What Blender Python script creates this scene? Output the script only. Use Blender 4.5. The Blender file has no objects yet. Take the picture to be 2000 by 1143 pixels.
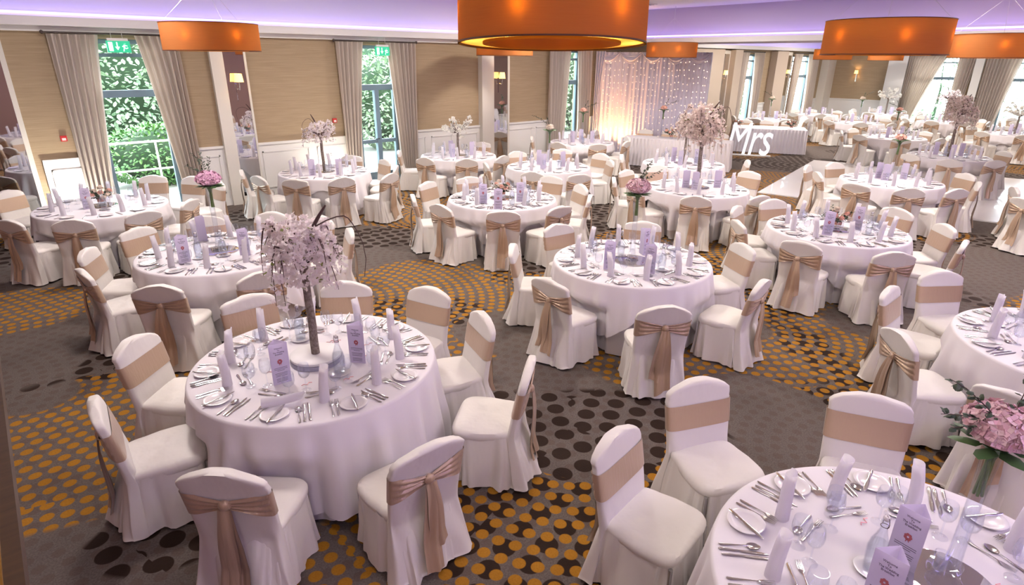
import bpy, math, random
from mathutils import Vector, Matrix
C = bpy.context.scene
col = C.collection
PI = math.pi
rnd = random.Random(7)
sin, cos = math.sin, math.cos

# ------------------------------------------------------------------ camera
# room axes: X runs along the window wall away from the viewer, Y towards the window wall
F, TH, RO, HC, AN = 1158.8, math.radians(21.439), math.radians(.470), 2.79, math.radians(42.04)
_a = Vector((cos(AN), sin(AN), 0)); _n = Vector((-sin(AN), cos(AN), 0))
def _rc(v): return Vector((v.dot(_a), v.dot(_n), v.z))
CF = _rc(Vector((0, cos(TH), -sin(TH)))); _u0 = _rc(Vector((0, sin(TH), cos(TH)))); _r0 = _rc(Vector((1, 0, 0)))
CR = cos(RO)*_r0 + sin(RO)*_u0; CU = -sin(RO)*_r0 + cos(RO)*_u0
cd = bpy.data.cameras.new('camera'); cam = bpy.data.objects.new('camera', cd); col.objects.link(cam)
cd.sensor_width = 36; cd.lens = F*36/2000; cd.clip_end = 200; cd.clip_start = .05
cam.matrix_world = Matrix(((CR.x, CU.x, -CF.x, 0), (CR.y, CU.y, -CF.y, 0), (CR.z, CU.z, -CF.z, HC), (0, 0, 0, 1)))
C.camera = cam
def ray(x, y): return CF + CR*(x-1000)/F - CU*(y-571.5)/F
def at(x, y, z):
    v = ray(x, y); t = (z-HC)/v.z; return Vector((v.x*t, v.y*t, z))
def atY(x, y, Y): v = ray(x, y); t = Y/v.y; return Vector((v.x*t, Y, v.z*t+HC))
def atX(x, y, X): v = ray(x, y); t = X/v.x; return Vector((X, v.y*t, v.z*t+HC))

# ------------------------------------------------------------------ render look
C.view_settings.view_transform = 'Standard'; C.view_settings.look = 'None'
C.view_settings.gamma = 1; C.view_settings.use_curve_mapping = False
C.view_settings.exposure = -0.03
cy = C.cycles
cy.max_bounces = 7; cy.diffuse_bounces = 3; cy.glossy_bounces = 4; cy.transmission_bounces = 5; cy.transparent_max_bounces = 24
cy.caustics_reflective = False; cy.caustics_refractive = False; cy.sample_clamp_indirect = 4.0; cy.sample_clamp_direct = 0
cy.use_denoising = True

# ------------------------------------------------------------------ world and large lights
W = bpy.data.worlds.new('sky'); C.world = W; W.use_nodes = True
W.node_tree.nodes['Background'].inputs[0].default_value = (.86, .94, 1.0, 1)
W.node_tree.nodes['Background'].inputs[1].default_value = 19.0
def area(name, loc, size, power, color, rot=(0, 0, 0), sy=None, shape=None, spread=None):
    l = bpy.data.lights.new(name, 'AREA'); l.energy = power; l.color = color; l.size = size
    l.shape = shape or ('RECTANGLE' if sy else 'SQUARE')
    if sy: l.size_y = sy
    if spread: l.spread = spread
    o = bpy.data.objects.new(name, l); o.location = loc; o.rotation_euler = rot; col.objects.link(o); return o
def point(name, loc, power, color, r=.04):
    l = bpy.data.lights.new(name, 'POINT'); l.energy = power; l.color = color; l.shadow_soft_size = r
    o = bpy.data.objects.new(name, l); o.location = loc; col.objects.link(o); return o
CEIL = 4.10
# ceiling downlight panels of the hall (x, y, watts); first two added as unseen fill
DOWN = [(-1.2, -1.3, 42), (3.4, -2.4, 46), (1.4, 1.4, 26), (1.4, 5.5, 76), (1.7, 9.5, 85), (5.5, 1.1, 46), (5.5, 5.5, 100), (5.5, 9.6, 100), (9.9, 1.1, 105),
        (9.9, 5.5, 120), (9.9, 9.8, 120), (12.3, 3.0, 95), (12.3, 8.0, 95), (21, 1.4, 140), (21, 6.0, 160), (21, 10, 160), (27, 5, 170), (27, 9.7, 170)]
for x, y, p in DOWN:
    area('ceiling_light', (x, y, CEIL-.04), .55, p*1.08, (1, .885, .85) if x < 5 else (1, .895, .82), shape='DISK')
# violet fill added along the unseen side wall for purple ambience
area('added_violet_fill', (6, -3.3, 3.5), 14, 140, (.64, .48, 1.0), (math.radians(75), 0, 0), .3)
# the glazed openings, as portals that guide the sky's light into the hall
def portal(x, y, z, w, h, along_x=True):
    o = area('window_portal', (x, y, z), w if along_x else h, 1, (1, 1, 1), (-PI/2, 0, 0) if along_x else (0, PI/2, 0), h if along_x else w)
    o.data.cycles.is_portal = True
for x, w in ((2.33, 1.15), (7.22, 1.05), (13.6, .85), (24.0, 1.2), (28.8, 1.9)): portal(x, 12.8, 1.52, w, 3.0)
for y, w in ((8.1, 1.8), (4.5, 2.2)): portal(31.95, y, 1.52, w, 3.0, False)

# ------------------------------------------------------------------ materials
MATS = {}
def mat(name, rgb, rough=.6, metal=0, sheen=0, spec=.5, noise=None, bump=None, emit=None, es=0, island=None, coat=0, trans=0):
    if name in MATS: return MATS[name]
    m = bpy.data.materials.new(name); m.use_nodes = True; nt = m.node_tree; b = nt.nodes['Principled BSDF']
    b.inputs['Base Color'].default_value = (*rgb, 1); b.inputs['Roughness'].default_value = rough; b.inputs['Metallic'].default_value = metal
    b.inputs['Sheen Weight'].default_value = sheen; b.inputs['Specular IOR Level'].default_value = spec
    b.inputs['Coat Weight'].default_value = coat
    if trans: b.inputs['Transmission Weight'].default_value = trans
    if emit: b.inputs['Emission Color'].default_value = (*emit, 1); b.inputs['Emission Strength'].default_value = es
    tc = nt.nodes.new('ShaderNodeTexCoord')
    def mapping(sc):
        mp = nt.nodes.new('ShaderNodeMapping'); mp.inputs['Scale'].default_value = sc if isinstance(sc, (tuple, list)) else (sc,)*3
        nt.links.new(tc.outputs['Object'], mp.inputs[0]); return mp
    if noise:      # (scale, rgb2)
        n = nt.nodes.new('ShaderNodeTexNoise'); n.inputs['Scale'].default_value = 1; n.inputs['Detail'].default_value = 4
        nt.links.new(mapping(noise[0]).outputs[0], n.inputs['Vector'])
        r = nt.nodes.new('ShaderNodeValToRGB'); r.color_ramp.elements[0].position = .35; r.color_ramp.elements[1].position = .65
        r.color_ramp.elements[0].color = (*rgb, 1); r.color_ramp.elements[1].color = (*noise[1], 1)
        nt.links.new(n.outputs['Fac'], r.inputs[0]); nt.links.new(r.outputs[0], b.inputs['Base Color'])
    if island:
        g = nt.nodes.new('ShaderNodeNewGeometry'); r = nt.nodes.new('ShaderNodeValToRGB')
        r.color_ramp.elements[0].color = (*rgb, 1); r.color_ramp.elements[1].color = (*island, 1)
        nt.links.new(g.outputs['Random Per Island'], r.inputs[0]); nt.links.new(r.outputs[0], b.inputs['Base Color'])
    if bump:       # (scale, strength)
        n = nt.nodes.new('ShaderNodeTexNoise'); n.inputs['Scale'].default_value = 1; n.inputs['Detail'].default_value = 3
        nt.links.new(mapping(bump[0]).outputs[0], n.inputs['Vector'])
        bp = nt.nodes.new('ShaderNodeBump'); bp.inputs['Strength'].default_value = bump[1]; bp.inputs['Distance'].default_value = .02
        nt.links.new(n.outputs['Fac'], bp.inputs['Height']); nt.links.new(bp.outputs[0], b.inputs['Normal'])
    MATS[name] = m; return m
def glassmat(name, tint=(.97, .98, 1), gl=.9, rough=.02, base=.025):
    if name in MATS: return MATS[name]
    m = bpy.data.materials.new(name); m.use_nodes = True; nt = m.node_tree; nt.nodes.clear()
    out = nt.nodes.new('ShaderNodeOutputMaterial'); mix = nt.nodes.new('ShaderNodeMixShader'); t = nt.nodes.new('ShaderNodeBsdfTransparent')
    g = nt.nodes.new('ShaderNodeBsdfGlossy'); lw = nt.nodes.new('ShaderNodeLayerWeight'); ma = nt.nodes.new('ShaderNodeMath'); ma.operation = 'MULTIPLY_ADD'
    t.inputs[0].default_value = (*tint, 1); g.inputs[0].default_value = (gl, gl, gl, 1); g.inputs['Roughness'].default_value = rough
    lw.inputs['Blend'].default_value = .12; ma.inputs[1].default_value = .75; ma.inputs[2].default_value = base
    nt.links.new(lw.outputs['Facing'], ma.inputs[0]); nt.links.new(ma.outputs[0], mix.inputs[0])
    nt.links.new(t.outputs[0], mix.inputs[1]); nt.links.new(g.outputs[0], mix.inputs[2]); nt.links.new(mix.outputs[0], out.inputs[0])
    MATS[name] = m; return m
COVER = mat('ivory_chair_cover_fabric', (.81, .775, .725), .50, sheen=.2, bump=((6, 6, 3), .55), spec=.45)
CLOTH = mat('white_table_linen', (.84, .80, .83), .75, sheen=.15, spec=.3)
UNDER = mat('white_under_linen', (.74, .70, .71), .7, sheen=.2, spec=.35)
SASH = mat('champagne_satin', (.54, .385, .265), .32, metal=.3, sheen=.3, spec=.7, bump=((60, 60, 4), .15))
SASHX = mat('champagne_band', (.56, .42, .31), .5, sheen=.2, spec=.5)
STEEL = mat('polished_steel', (.78, .77, .76), .16, 1)
CHROME = mat('mirror_silver', (.85, .86, .87), .02, 1)
LEGM = mat('silver_leg_paint', (.6, .6, .6), .35, .8)
CHINA = mat('white_china', (.86, .83, .84), .2, coat=.4)
def thin(name, rgb, w, sheen=0, bump=None, island=None):
    m = mat(name, rgb, .8, sheen=sheen, bump=bump, island=island); nt = m.node_tree; b = nt.nodes['Principled BSDF']; o = nt.nodes['Material Output']
    t = nt.nodes.new('ShaderNodeBsdfTranslucent'); t.inputs[0].default_value = (*rgb, 1); x = nt.nodes.new('ShaderNodeMixShader'); x.inputs[0].default_value = w
    nt.links.new(b.outputs[0], x.inputs[1]); nt.links.new(t.outputs[0], x.inputs[2]); nt.links.new(x.outputs[0], o.inputs[0]); return m
PAPER = thin('white_napkin_paper', (.99, .97, 1.0), .68)
CARD = thin('white_menu_card', (.92, .87, .99), .5)
INK = mat('grey_ink', (.12, .09, .14), .7)
ROSEINK = mat('rose_print', (.45, .12, .14), .7)
PINKFOIL = mat('rose_foil', (.85, .35, .35), .3, .4)
GLASS = glassmat('clear_glass')
PANE = glassmat('window_glass', (.96, .98, .98), .8, .01, .02)
WATER = glassmat('water', (.95, .97, .98), .8, .02, .02)
BARK = mat('grey_brown_bark', (.16, .12, .10), .85, noise=(40, (.30, .25, .22)), bump=(90, .6))
TWIG = mat('dark_twig', (.09, .05, .045), .8)
LEAF = mat('dark_green_leaf', (.03, .085, .03), .5, island=(.08, .16, .05))
EUCA = mat('ruscus_leaf', (.04, .07, .045), .55, island=(.10, .13, .08))
STEM = mat('green_stem', (.13, .22, .05), .5)
BLOSP = thin('blush_blossom', (1.0, .91, .94), .6, island=(1.0, .99, .95))
BLOSW = thin('white_blossom', (.95, .94, .90), .4, island=(.88, .84, .76))
BLOSD = thin('dusky_blossom', (.84, .68, .64), .3, island=(.95, .88, .82))
HYDR = mat('pink_hydrangea', (.88, .52, .60), .7, island=(.95, .74, .76))
HYDM = mat('mauve_hydrangea', (.80, .42, .62), .7, island=(.92, .62, .76))
ROSEP = mat('peach_rose', (.86, .42, .34), .7, island=(.92, .62, .50))
ROSEC = mat('cream_rose', (.90, .74, .60), .7, island=(.93, .85, .75))
WALLP = mat('tan_grasscloth_wallpaper', (.33, .245, .15), .8, noise=((2, 2, 130), (.41, .31, .20)), bump=((3, 3, 160), .3))
WHITE = mat('white_wall_paint', (.80, .79, .76), .5)
CREAM = mat('cream_painted_wood', (.72, .69, .62), .5)
CEILM = mat('white_ceiling_paint', (.86, .85, .86), .7)
MAUVE = mat('mauve_brown_wall', (.34, .21, .18), .8)
CURT = thin('oatmeal_curtain', (.75, .67, .60), .42, .3, ((60, 60, 5), .15))
FRAMEB = mat('blue_grey_window_frame', (.16, .24, .30), .4)
POLE = mat('dark_bronze_pole', (.07, .055, .05), .4, .6)
BLACK = mat('black_plastic', (.02, .02, .02), .5)
VOILE = thin('white_voile', (.80, .77, .88), .3, .3)
def emis(name, rgb, s):
    return mat(name, tuple(min(1, c) for c in rgb), .5, emit=rgb, es=s)

def carpet():
    m = bpy.data.materials.new('patterned_carpet'); m.use_nodes = True; nt = m.node_tree; b = nt.nodes['Principled BSDF']
    N, L = nt.nodes.new, nt.links.new
    def val(x, sock):
        if isinstance(x, (int, float)): sock.default_value = x
        else: L(x, sock)
    def M(op, *a, clamp=False):
        n = N('ShaderNodeMath'); n.operation = op; n.use_clamp = clamp
        for i, x in enumerate(a): val(x, n.inputs[i])
        return n.outputs[0]
    S = 3.0
    tc = N('ShaderNodeTexCoord'); mp = N('ShaderNodeMapping'); mp.inputs['Scale'].default_value = (1/S, 1/S, 1/S)
    mp.inputs['Location'].default_value = (.35, .15, 0)
    L(tc.outputs['Object'], mp.inputs[0])
    def vor(off):
        ad = N('ShaderNodeVectorMath'); ad.operation = 'ADD'; L(mp.outputs[0], ad.inputs[0]); ad.inputs[1].default_value = off
        v = N('ShaderNodeTexVoronoi'); v.voronoi_dimensions = '2D'; v.inputs['Scale'].default_value = 1; v.inputs['Randomness'].default_value = .6
        L(ad.outputs[0], v.inputs['Vector'])
        sb = N('ShaderNodeVectorMath'); sb.operation = 'SUBTRACT'; L(ad.outputs[0], sb.inputs[0]); L(v.outputs['Position'], sb.inputs[1])
        sx = N('ShaderNodeSeparateXYZ'); L(sb.outputs[0], sx.inputs[0])
        r = M('MULTIPLY', v.outputs['Distance'], S); th = M('ARCTAN2', sx.outputs[1], sx.outputs[0])
        sc = N('ShaderNodeSeparateColor'); L(v.outputs['Color'], sc.inputs[0])
        return r, th, sc.outputs[0], sc.outputs[1]
    def dots(r, th, dr, ds, rad):
        q = M('DIVIDE', r, dr); k = M('FLOOR', q); rk = M('MULTIPLY', M('ADD', k, .5), dr)
        n = M('MAXIMUM', M('ROUND', M('DIVIDE', M('MULTIPLY', rk, 2*PI), ds)), 3)
        av = M('ADD', M('MULTIPLY', M('DIVIDE', th, 2*PI), n), M('MULTIPLY', k, .37))
        v = M('MULTIPLY', M('SUBTRACT', M('FRACT', av), .5), M('DIVIDE', M('MULTIPLY', rk, 2*PI), n))
        u = M('MULTIPLY', M('SUBTRACT', M('FRACT', q), .5), dr)
        d = M('SQRT', M('ADD', M('MULTIPLY', u, u), M('MULTIPLY', v, v)))
        return M('MULTIPLY', M('SUBTRACT', rad+.004, d), 160, clamp=True)
    def noise(sc, lo, off=0):
        ad = N('ShaderNodeVectorMath'); ad.operation = 'ADD'; L(mp.outputs[0], ad.inputs[0]); ad.inputs[1].default_value = (off, off, 0)
        n = N('ShaderNodeTexNoise'); n.noise_dimensions = '2D'; n.inputs['Scale'].default_value = sc; n.inputs['Detail'].default_value = 1
        L(ad.outputs[0], n.inputs['Vector']); return M('MULTIPLY', M('SUBTRACT', n.outputs['Fac'], lo), 40, clamp=True)
    r1, t1, c1, c1b = vor((0, 0, 0)); r2, t2, c2, c2b = vor((11.3, 4.7, 0))
    small = dots(r1, t1, .125, .115, .040); big = dots(r2, t2, .20, .19, .072); faint = dots(r2, t2, .125, .12, .036)
    zone = noise(.95, .475); zone2 = noise(1.1, .515, 7.7)
    ring = M('MULTIPLY', M('SUBTRACT', r1, .3), 30, clamp=True)
    o_mask = M('MULTIPLY', M('MULTIPLY', small, zone), ring)
    d_mask = M('MULTIPLY', big, zone2)
    f_mask = M('MULTIPLY', faint, .55)
    geo = N('ShaderNodeNewGeometry')
    def bumps(base, pts):
        tot = base
        for (bx, by, rad, amp) in pts:
            p = at(bx, by, 0); vd = N('ShaderNodeVectorMath'); vd.operation = 'DISTANCE'; L(geo.outputs['Position'], vd.inputs[0]); vd.inputs[1].default_value = (p.x, p.y, 0)
            tot = M('ADD', tot, M('MULTIPLY', M('MAXIMUM', M('SUBTRACT', 1, M('DIVIDE', vd.outputs['Value'], rad)), 0), amp))
        return tot
    def fac(sc, off):
        ad = N('ShaderNodeVectorMath'); ad.operation = 'ADD'; L(mp.outputs[0], ad.inputs[0]); ad.inputs[1].default_value = (off, off, 0)
        n = N('ShaderNodeTexNoise'); n.noise_dimensions = '2D'; n.inputs['Scale'].default_value = sc; n.inputs['Detail'].default_value = 1; L(ad.outputs[0], n.inputs['Vector']); return n.outputs['Fac']
    ZO = bumps(fac(.95, 0), [(190, 860, 1.5, .9), (60, 600, 1.0, .5), (1030, 1070, .8, .5), (1250, 690, 1.1, .4), (1620, 720, 1.2, .5), (820, 560, 1.3, .4), (1500, 800, .8, -.8), (90, 700, .7, -.8), (1150, 860, .6, -.8), (960, 640, .7, -.6), (1900, 900, .8, .5), (1450, 640, .6, .3)])
    ZD = bumps(fac(1.1, 7.7), [(1150, 870, .8, .5), (1010, 1060, .6, .4), (300, 690, .7, .5), (190, 860, 1.3, -.9), (1500, 800, .6, -.6), (90, 640, .9, -.6), (820, 520, 1.2, -.4), (1600, 680, .8, .3), (350, 1000, .6, .4)])
    o_mask = M('MULTIPLY', M('MULTIPLY', small, M('MULTIPLY', M('SUBTRACT', ZO, .485), 40, clamp=True)), ring)
    d_mask = M('MULTIPLY', big, M('MULTIPLY', M('SUBTRACT', ZD, .515), 40, clamp=True))
    def mix(f, a, c):
        n = N('ShaderNodeMix'); n.data_type = 'RGBA'; val(f, n.inputs[0])
        for x, s in ((a, n.inputs[6]), (c, n.inputs[7])):
            if isinstance(x, tuple): s.default_value = (*x, 1)
            else: L(x, s)
        return n.outputs[2]
    pile = N('ShaderNodeTexNoise'); pile.inputs['Scale'].default_value = 260; pile.inputs['Detail'].default_value = 2; L(mp.outputs[0], pile.inputs['Vector'])
    base = mix(pile.outputs['Fac'], (.062, .050, .045), (.205, .172, .152))
    base = mix(f_mask, base, (.11, .078, .065))
    base = mix(d_mask, base, (.030, .018, .013))
    rim = mix(M('MULTIPLY', pile.outputs['Fac'], .9), (.30, .125, .012), (.47, .225, .025))
    base = mix(o_mask, base, rim)
    L(base, b.inputs['Base Color']); b.inputs['Roughness'].default_value = .95; b.inputs['Specular IOR Level'].default_value = .15
    bp = N('ShaderNodeBump'); bp.inputs['Strength'].default_value = .35; bp.inputs['Distance'].default_value = .01
    L(pile.outputs['Fac'], bp.inputs['Height']); L(bp.outputs[0], b.inputs['Normal'])
    return m

def shademat():
    m = bpy.data.materials.new('orange_silk_shade'); m.use_nodes = True; nt = m.node_tree; nt.nodes.clear()
    N, L = nt.nodes.new, nt.links.new
    out = N('ShaderNodeOutputMaterial'); mix = N('ShaderNodeMixShader'); t = N('ShaderNodeBsdfTranslucent'); d = N('ShaderNodeBsdfDiffuse')
    tc = N('ShaderNodeTexCoord'); mp = N('ShaderNodeMapping'); mp.inputs['Scale'].default_value = (6, 6, 160); n = N('ShaderNodeTexNoise'); n.inputs['Scale'].default_value = 1
    L(tc.outputs['Object'], mp.inputs[0]); L(mp.outputs[0], n.inputs['Vector'])
    r = N('ShaderNodeValToRGB'); r.color_ramp.elements[0].color = (.80, .40, .03, 1); r.color_ramp.elements[1].color = (.92, .50, .05, 1)
    L(n.outputs['Fac'], r.inputs[0]); L(r.outputs[0], t.inputs[0]); d.inputs[0].default_value = (.50, .22, .08, 1)
    mix.inputs[0].default_value = .5; L(t.outputs[0], mix.inputs[1]); L(d.outputs[0], mix.inputs[2]); L(mix.outputs[0], out.inputs[0])
    return m

# ------------------------------------------------------------------ mesh helpers
class MB:
    def __init__(s): s.v = []; s.f = []
    def add(s, vs, fs):
        o = len(s.v); s.v += [tuple(p) for p in vs]; s.f += [tuple(i+o for i in f) for f in fs]; return s
    def box(s, x0, x1, y0, y1, z0, z1):
        return s.add([(x, y, z) for z in (z0, z1) for y in (y0, y1) for x in (x0, x1)],
                     [(0, 2, 3, 1), (4, 5, 7, 6), (0, 1, 5, 4), (2, 6, 7, 3), (0, 4, 6, 2), (1, 3, 7, 5)])
    def grid(s, rows, closed=False, cap0=False, cap1=False):
        n = len(rows[0]); vs = [p for r in rows for p in r]; fs = []
        for i in range(len(rows)-1):
            for j in range(n if closed else n-1):
                k = (j+1) % n; fs.append((i*n+j, i*n+k, (i+1)*n+k, (i+1)*n+j))
        if cap0: fs.append(tuple(reversed(range(n))))
        if cap1: fs.append(tuple((len(rows)-1)*n+j for j in range(n)))
        return s.add(vs, fs)
    def lathe(s, prof, n=24, c=(0, 0, 0), cap=True, flat=0):
        rows = []
        for r, z in prof:
            rows.append([(c[0]+max(r, 1e-4)*cos(2*PI*j/n), c[1]+max(r, 1e-4)*sin(2*PI*j/n), c[2]+z) for j in range(n)])
        return s.grid(rows, True, cap, cap)
    def tube(s, pts, rad, n=8, cap=True):
        pts = [Vector(p) for p in pts]; rows = []; up = Vector((.13, .27, .95)); prev = None
        for i, p in enumerate(pts):
            d = (pts[min(i+1, len(pts)-1)]-pts[max(i-1, 0)])
            d = d.normalized() if d.length > 1e-9 else Vector((0, 0, 1))
            if prev is None: a = d.cross(up if abs(d.dot(up)) < .95 else Vector((1, 0, 0))).normalized()
            else: a = (prev-d*prev.dot(d)).normalized()
            prev = a; b = d.cross(a); r = rad[i] if isinstance(rad, (list, tuple)) else rad
            rows.append([tuple(p+(a*cos(2*PI*j/n)+b*sin(2*PI*j/n))*r) for j in range(n)])
        return s.grid(rows, True, cap, cap)
    def disc(s, c, r, z, n=32): return s.lathe([(0, z), (r, z)], n, c, False)
    def mesh(s, name, smooth=True, m=None):
        me = bpy.data.meshes.new(name); me.from_pydata(s.v, [], s.f); me.validate()
        if smooth:
            me.polygons.foreach_set('use_smooth', [True]*len(me.polygons))
            try: me.set_sharp_from_angle(angle=math.radians(50 if smooth is True else smooth))
            except Exception: pass
        if m: me.materials.append(m)
        return me
def ob(name, me, parent=None, loc=None, rz=0, label=None, rot=None, sc=None):
    o = bpy.data.objects.new(name, me); col.objects.link(o)
    if parent: o.parent = parent
    if loc is not None: o.location = loc
    if rot: o.rotation_euler = rot
    elif rz: o.rotation_euler = (0, 0, rz)
    if sc: o.scale = sc if isinstance(sc, tuple) else (sc,)*3
    if label: o['label'] = label
    return o
def tag(o, label, cat, group=None, kind=None):
    o['label'] = label; o['category'] = cat
    if group: o['group'] = group
    if kind: o['kind'] = kind
    return o
def struct(name, mb, m, smooth=False):
    o = ob(name, mb.mesh(name, smooth, m)); o['kind'] = 'structure'; return o
def thing(name, label, cat, loc, rz=0, group=None, rot=None):
    o = ob(name, None, loc=loc, rz=rz, rot=rot); o.empty_display_size = .1; return tag(o, label, cat, group)
def spow(x, p): return math.copysign(abs(x)**p, x)
def textmesh(txt, size, m, extrude=.0004, shear=0, offset=0, align='CENTER', space=1.0):
    cu = bpy.data.curves.new('writing', 'FONT'); cu.body = txt; cu.size = size; cu.extrude = extrude; cu.align_x = align; cu.shear = shear; cu.offset = offset
    cu.space_line = space; cu.resolution_u = 3
    t = bpy.data.objects.new('writing', cu); col.objects.link(t)
    me = bpy.data.meshes.new_from_object(t); bpy.data.objects.remove(t); me.materials.clear(); me.materials.append(m); return me

# ------------------------------------------------------------------ chairs
def slab_c(z):            # centre y, half width, half thickness of the backrest at height z
    t = (z-.42)/.53
    if z < .42:                # the loose cover falls from the backrest to the floor
        q = (.42-z)/.42; return -.205-.050*q, .212+.052*q**1.3, .030+.022*q
    w = .212+.012*t
    if t > .74: w *= max(.0, 1-((t-.74)/.275)**2.6)**.5*.55+.45*max(0, 1-((t-.74)/.262)**6) if t < .999 else .2
    return -.205-.088*max(t, 0)**1.15, w, .030-.006*t
def slab_ring(z, n, off=0, amp=0, seed=0):
    cyy, w, d = slab_c(z); out = []
    for j in range(n):
        a = 2*PI*j/n; c, s = cos(a), sin(a)
        k = 1+0*a
        x = spow(c, .35)*(w+off); y = spow(s, .55)*(d+off)
        y += amp*sin(5*a+seed+z*9)*(1 if s > 0 else .6)
        out.append((x, cyy+y, z))
    return out
def make_chair_meshes(seed):
    r = random.Random(seed); M = {}
    ph = [r.uniform(0, 6.28) for _ in range(8)]
    # seat cushion under the cover
    m = MB(); rows = []
    for k, (z, ins) in enumerate([(.405, .006), (.42, -.004), (.452, -.006), (.472, .002), (.482, .022), (.488, .06), (.490, .14), (.491, .20)]):
        row = []
        for j in range(56):
            a = 2*PI*j/56; hx = .232-ins; hy = (.235 if sin(2*PI*j/56) < 0 else .215)-ins
            e = min(1, .42+max(0, ins-.02)*4.2); x = spow(cos(a), e)*hx*(1-.06*(sin(a) < 0)); y = spow(sin(a), e)*hy
            row.append((x, y+.005, z+.004*sin(3*a+ph[0])*(k > 3)))
        rows.append(row)
    M['seat_cover'] = m.grid(rows, True, False, True).mesh('seat_cover', True, COVER)
    # gathered skirt
    m = MB(); rows = []; n = 130; folds = [(11+r.randint(-2, 2), .5), (19+r.randint(-3, 3), .35), (31, .2)]
    for k in range(11):
        t = k/10; row = []
        for j in range(n):
            a = 2*PI*j/n; s = sin(a); c = cos(a)
            hx = .226+.035*t+.012*t*sin(2*a+ph[6]); hy = (.213+.030*t) if s > 0 else (.232+.115*t**.8+.03*t*sin(a*3+ph[5]))
            f = sum(am*sin(fq*a+ph[i]+1.3*sin(2*t+ph[i+3])) for i, (fq, am) in enumerate(folds))
            amp = .005+.028*t**1.2
            e = .45+.2*t
            x = spow(c, e)*(hx+amp*f); y = spow(s, e)*(hy+amp*f)
            hem = .012+.012*max(0, sin(3*a+ph[2])) + .02*max(0, sin(a*2+ph[7]))*(s < 0)
            row.append((x, y+.003, .442*(1-t)+hem*t))
        rows.append(row)
    M['skirt'] = m.grid(rows, True).mesh('skirt', 75, COVER)
    # loose cover over the backrest
    m = MB(); rows = []; n = 72
    hemb = [.018+.014*max(0, sin(2*PI*j/n*2+ph[2])) for j in range(n)]
    for k in range(46):
        z = .012+.933*(k/45)
        low = max(0, 1-z/.5); amp = .0015+.006*max(0, 1-abs(z-.42)/.14)+.016*low
        ring = slab_ring(z, n, .006+.006*low, amp, ph[1]+.5*sin(z*14+ph[5]))
        ring = [(x*(1+.03*low*sin(y*30+ph[6])), y-.012*low*abs(sin(x*9+ph[3])), zz if k else hemb[j]) for j, (x, y, zz) in enumerate(ring)]
        if z > .80:
            q = (z-.80)/.15
            ring = [(x+.004*sin(z*60+ph[3]), y-(.006*q if y < slab_c(z)[0] else 0), zz+.010*q*sin(x*14+ph[4])-.012*q*(abs(x)/.2)**2) for x, y, zz in ring]
        rows.append(ring)
    top = slab_c(.95); rows[-4:] = [[(x+.007*math.copysign(1, x)*(abs(x) > .1), y, zz+.006*sin(9*x+ph[7])) for x, y, zz in rw] for rw in rows[-4:]]
    rows.append([(x*.55, top[0]+(y-top[0])*.4, .955) for x, y, z in rows[-1]])
    M['back_cover'] = m.grid(rows, True, False, True).mesh('back_cover', 80, COVER)
    # sash: flat over the front, gathered to the knot behind
    zl0, zh0 = .635+.02*r.uniform(-1, 1), .815+.015*r.uniform(-1, 1); kn = .735+.02*r.uniform(-1, 1); kx = .02*r.uniform(-1, 1)
    def ringpos(a, z, off):
        cyy, w, d = slab_c(z); return (spow(cos(a), .35)*(w+off), cyy+spow(sin(a), .55)*(d+off), z)
    m = MB(); rows = []; na = 84; nk = 24
    for k in range(nk):
        row = []
        for j in range(na):
            a = 2*PI*j/na; s = sin(a); tt = k/(nk-1)
            g = 0
            if s < -.2:
                xx = ringpos(a, .74, 0)[0]; g = max(0, 1-abs(xx-kx)/.205)**1.15
            lo = zl0*(1-g)+(kn-.022)*g; hi = zh0*(1-g)+(kn+.022)*g
            z = lo+(hi-lo)*tt
            off = .011+g*(.010)+(.016*(g > 0)*min(1, g*3+.25)*(abs(sin(tt*PI*3.5+ph[2]*.3+.6*sin(a*3)))-.5))
            row.append(ringpos(a, z, off))
        rows.append(row)
    M['sash'] = m.grid(rows, True).mesh('sash', 70, SASH)
    ky = slab_c(kn)[0]-.052
    m = MB(); rows = []
    for k in range(9):
        t = -1+2*k/8; rr = math.sqrt(max(0, 1-t*t*.92))
        rows.append([(kx+.030*rr*cos(2*PI*j/20)*(1+.12*sin(6*PI*j/20*2)), ky+.024*rr*sin(2*PI*j/20), kn+.034*t) for j in range(20)])
    M['knot'] = m.grid(rows, True, True, True).mesh('knot', True, SASH)
    def tail(dx, length, wtop, wbot, seed2):
        m = MB(); rows = []; q = random.Random(seed2); p1 = q.uniform(0, 6); cut = q.uniform(-.05, .05)
        for k in range(20):
            t = k/19; row = []
            z = kn-.02-length*t
            back = ky-.012-.02*sin(min(1, t*3)*PI/2)
            lim = -.262-.105*max(0, (.45-z)/.45)          # hang outside the skirt
            y0 = min(back+.02*t, lim-.02)
            w = wtop+(wbot-wtop)*min(1, t*2.2)**.8
            for j in range(15):
                u = -1+2*j/14
                x = kx+dx*t+u*w/2
                y = y0-.011*sin(u*3.6+p1+t*1.2)*(.4+.6*t)-.003*sin(u*9+p1)*t
                row.append((x, y, z+cut*u*t*t))
            rows.append(row)
        o = [[(x, y-.003, z) for x, y, z in rw] for rw in rows]
        n2 = 15; m.grid(rows); m.grid([list(reversed(w_)) for w_ in o])
        return m.mesh('sash_tail', 80, SASH)
    sd = 1 if r.random() < .5 else -1
    M['tail0'] = tail(sd*r.uniform(.0, .03), r.uniform(.56, .65), .07, r.uniform(.11, .135), seed*3+1)
    M['tail1'] = tail(-sd*r.uniform(.03, .08), r.uniform(.44, .60), .06, r.uniform(.09, .11), seed*3+2)
    m = MB().tube([(0, 0, 0), (0, 0, .41)], .011, 8); M['leg'] = m.mesh('leg', True, LEGM)
    return M
CHM = [make_chair_meshes(s) for s in (3, 8, 21, 34)]
nchair = 0
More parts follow.
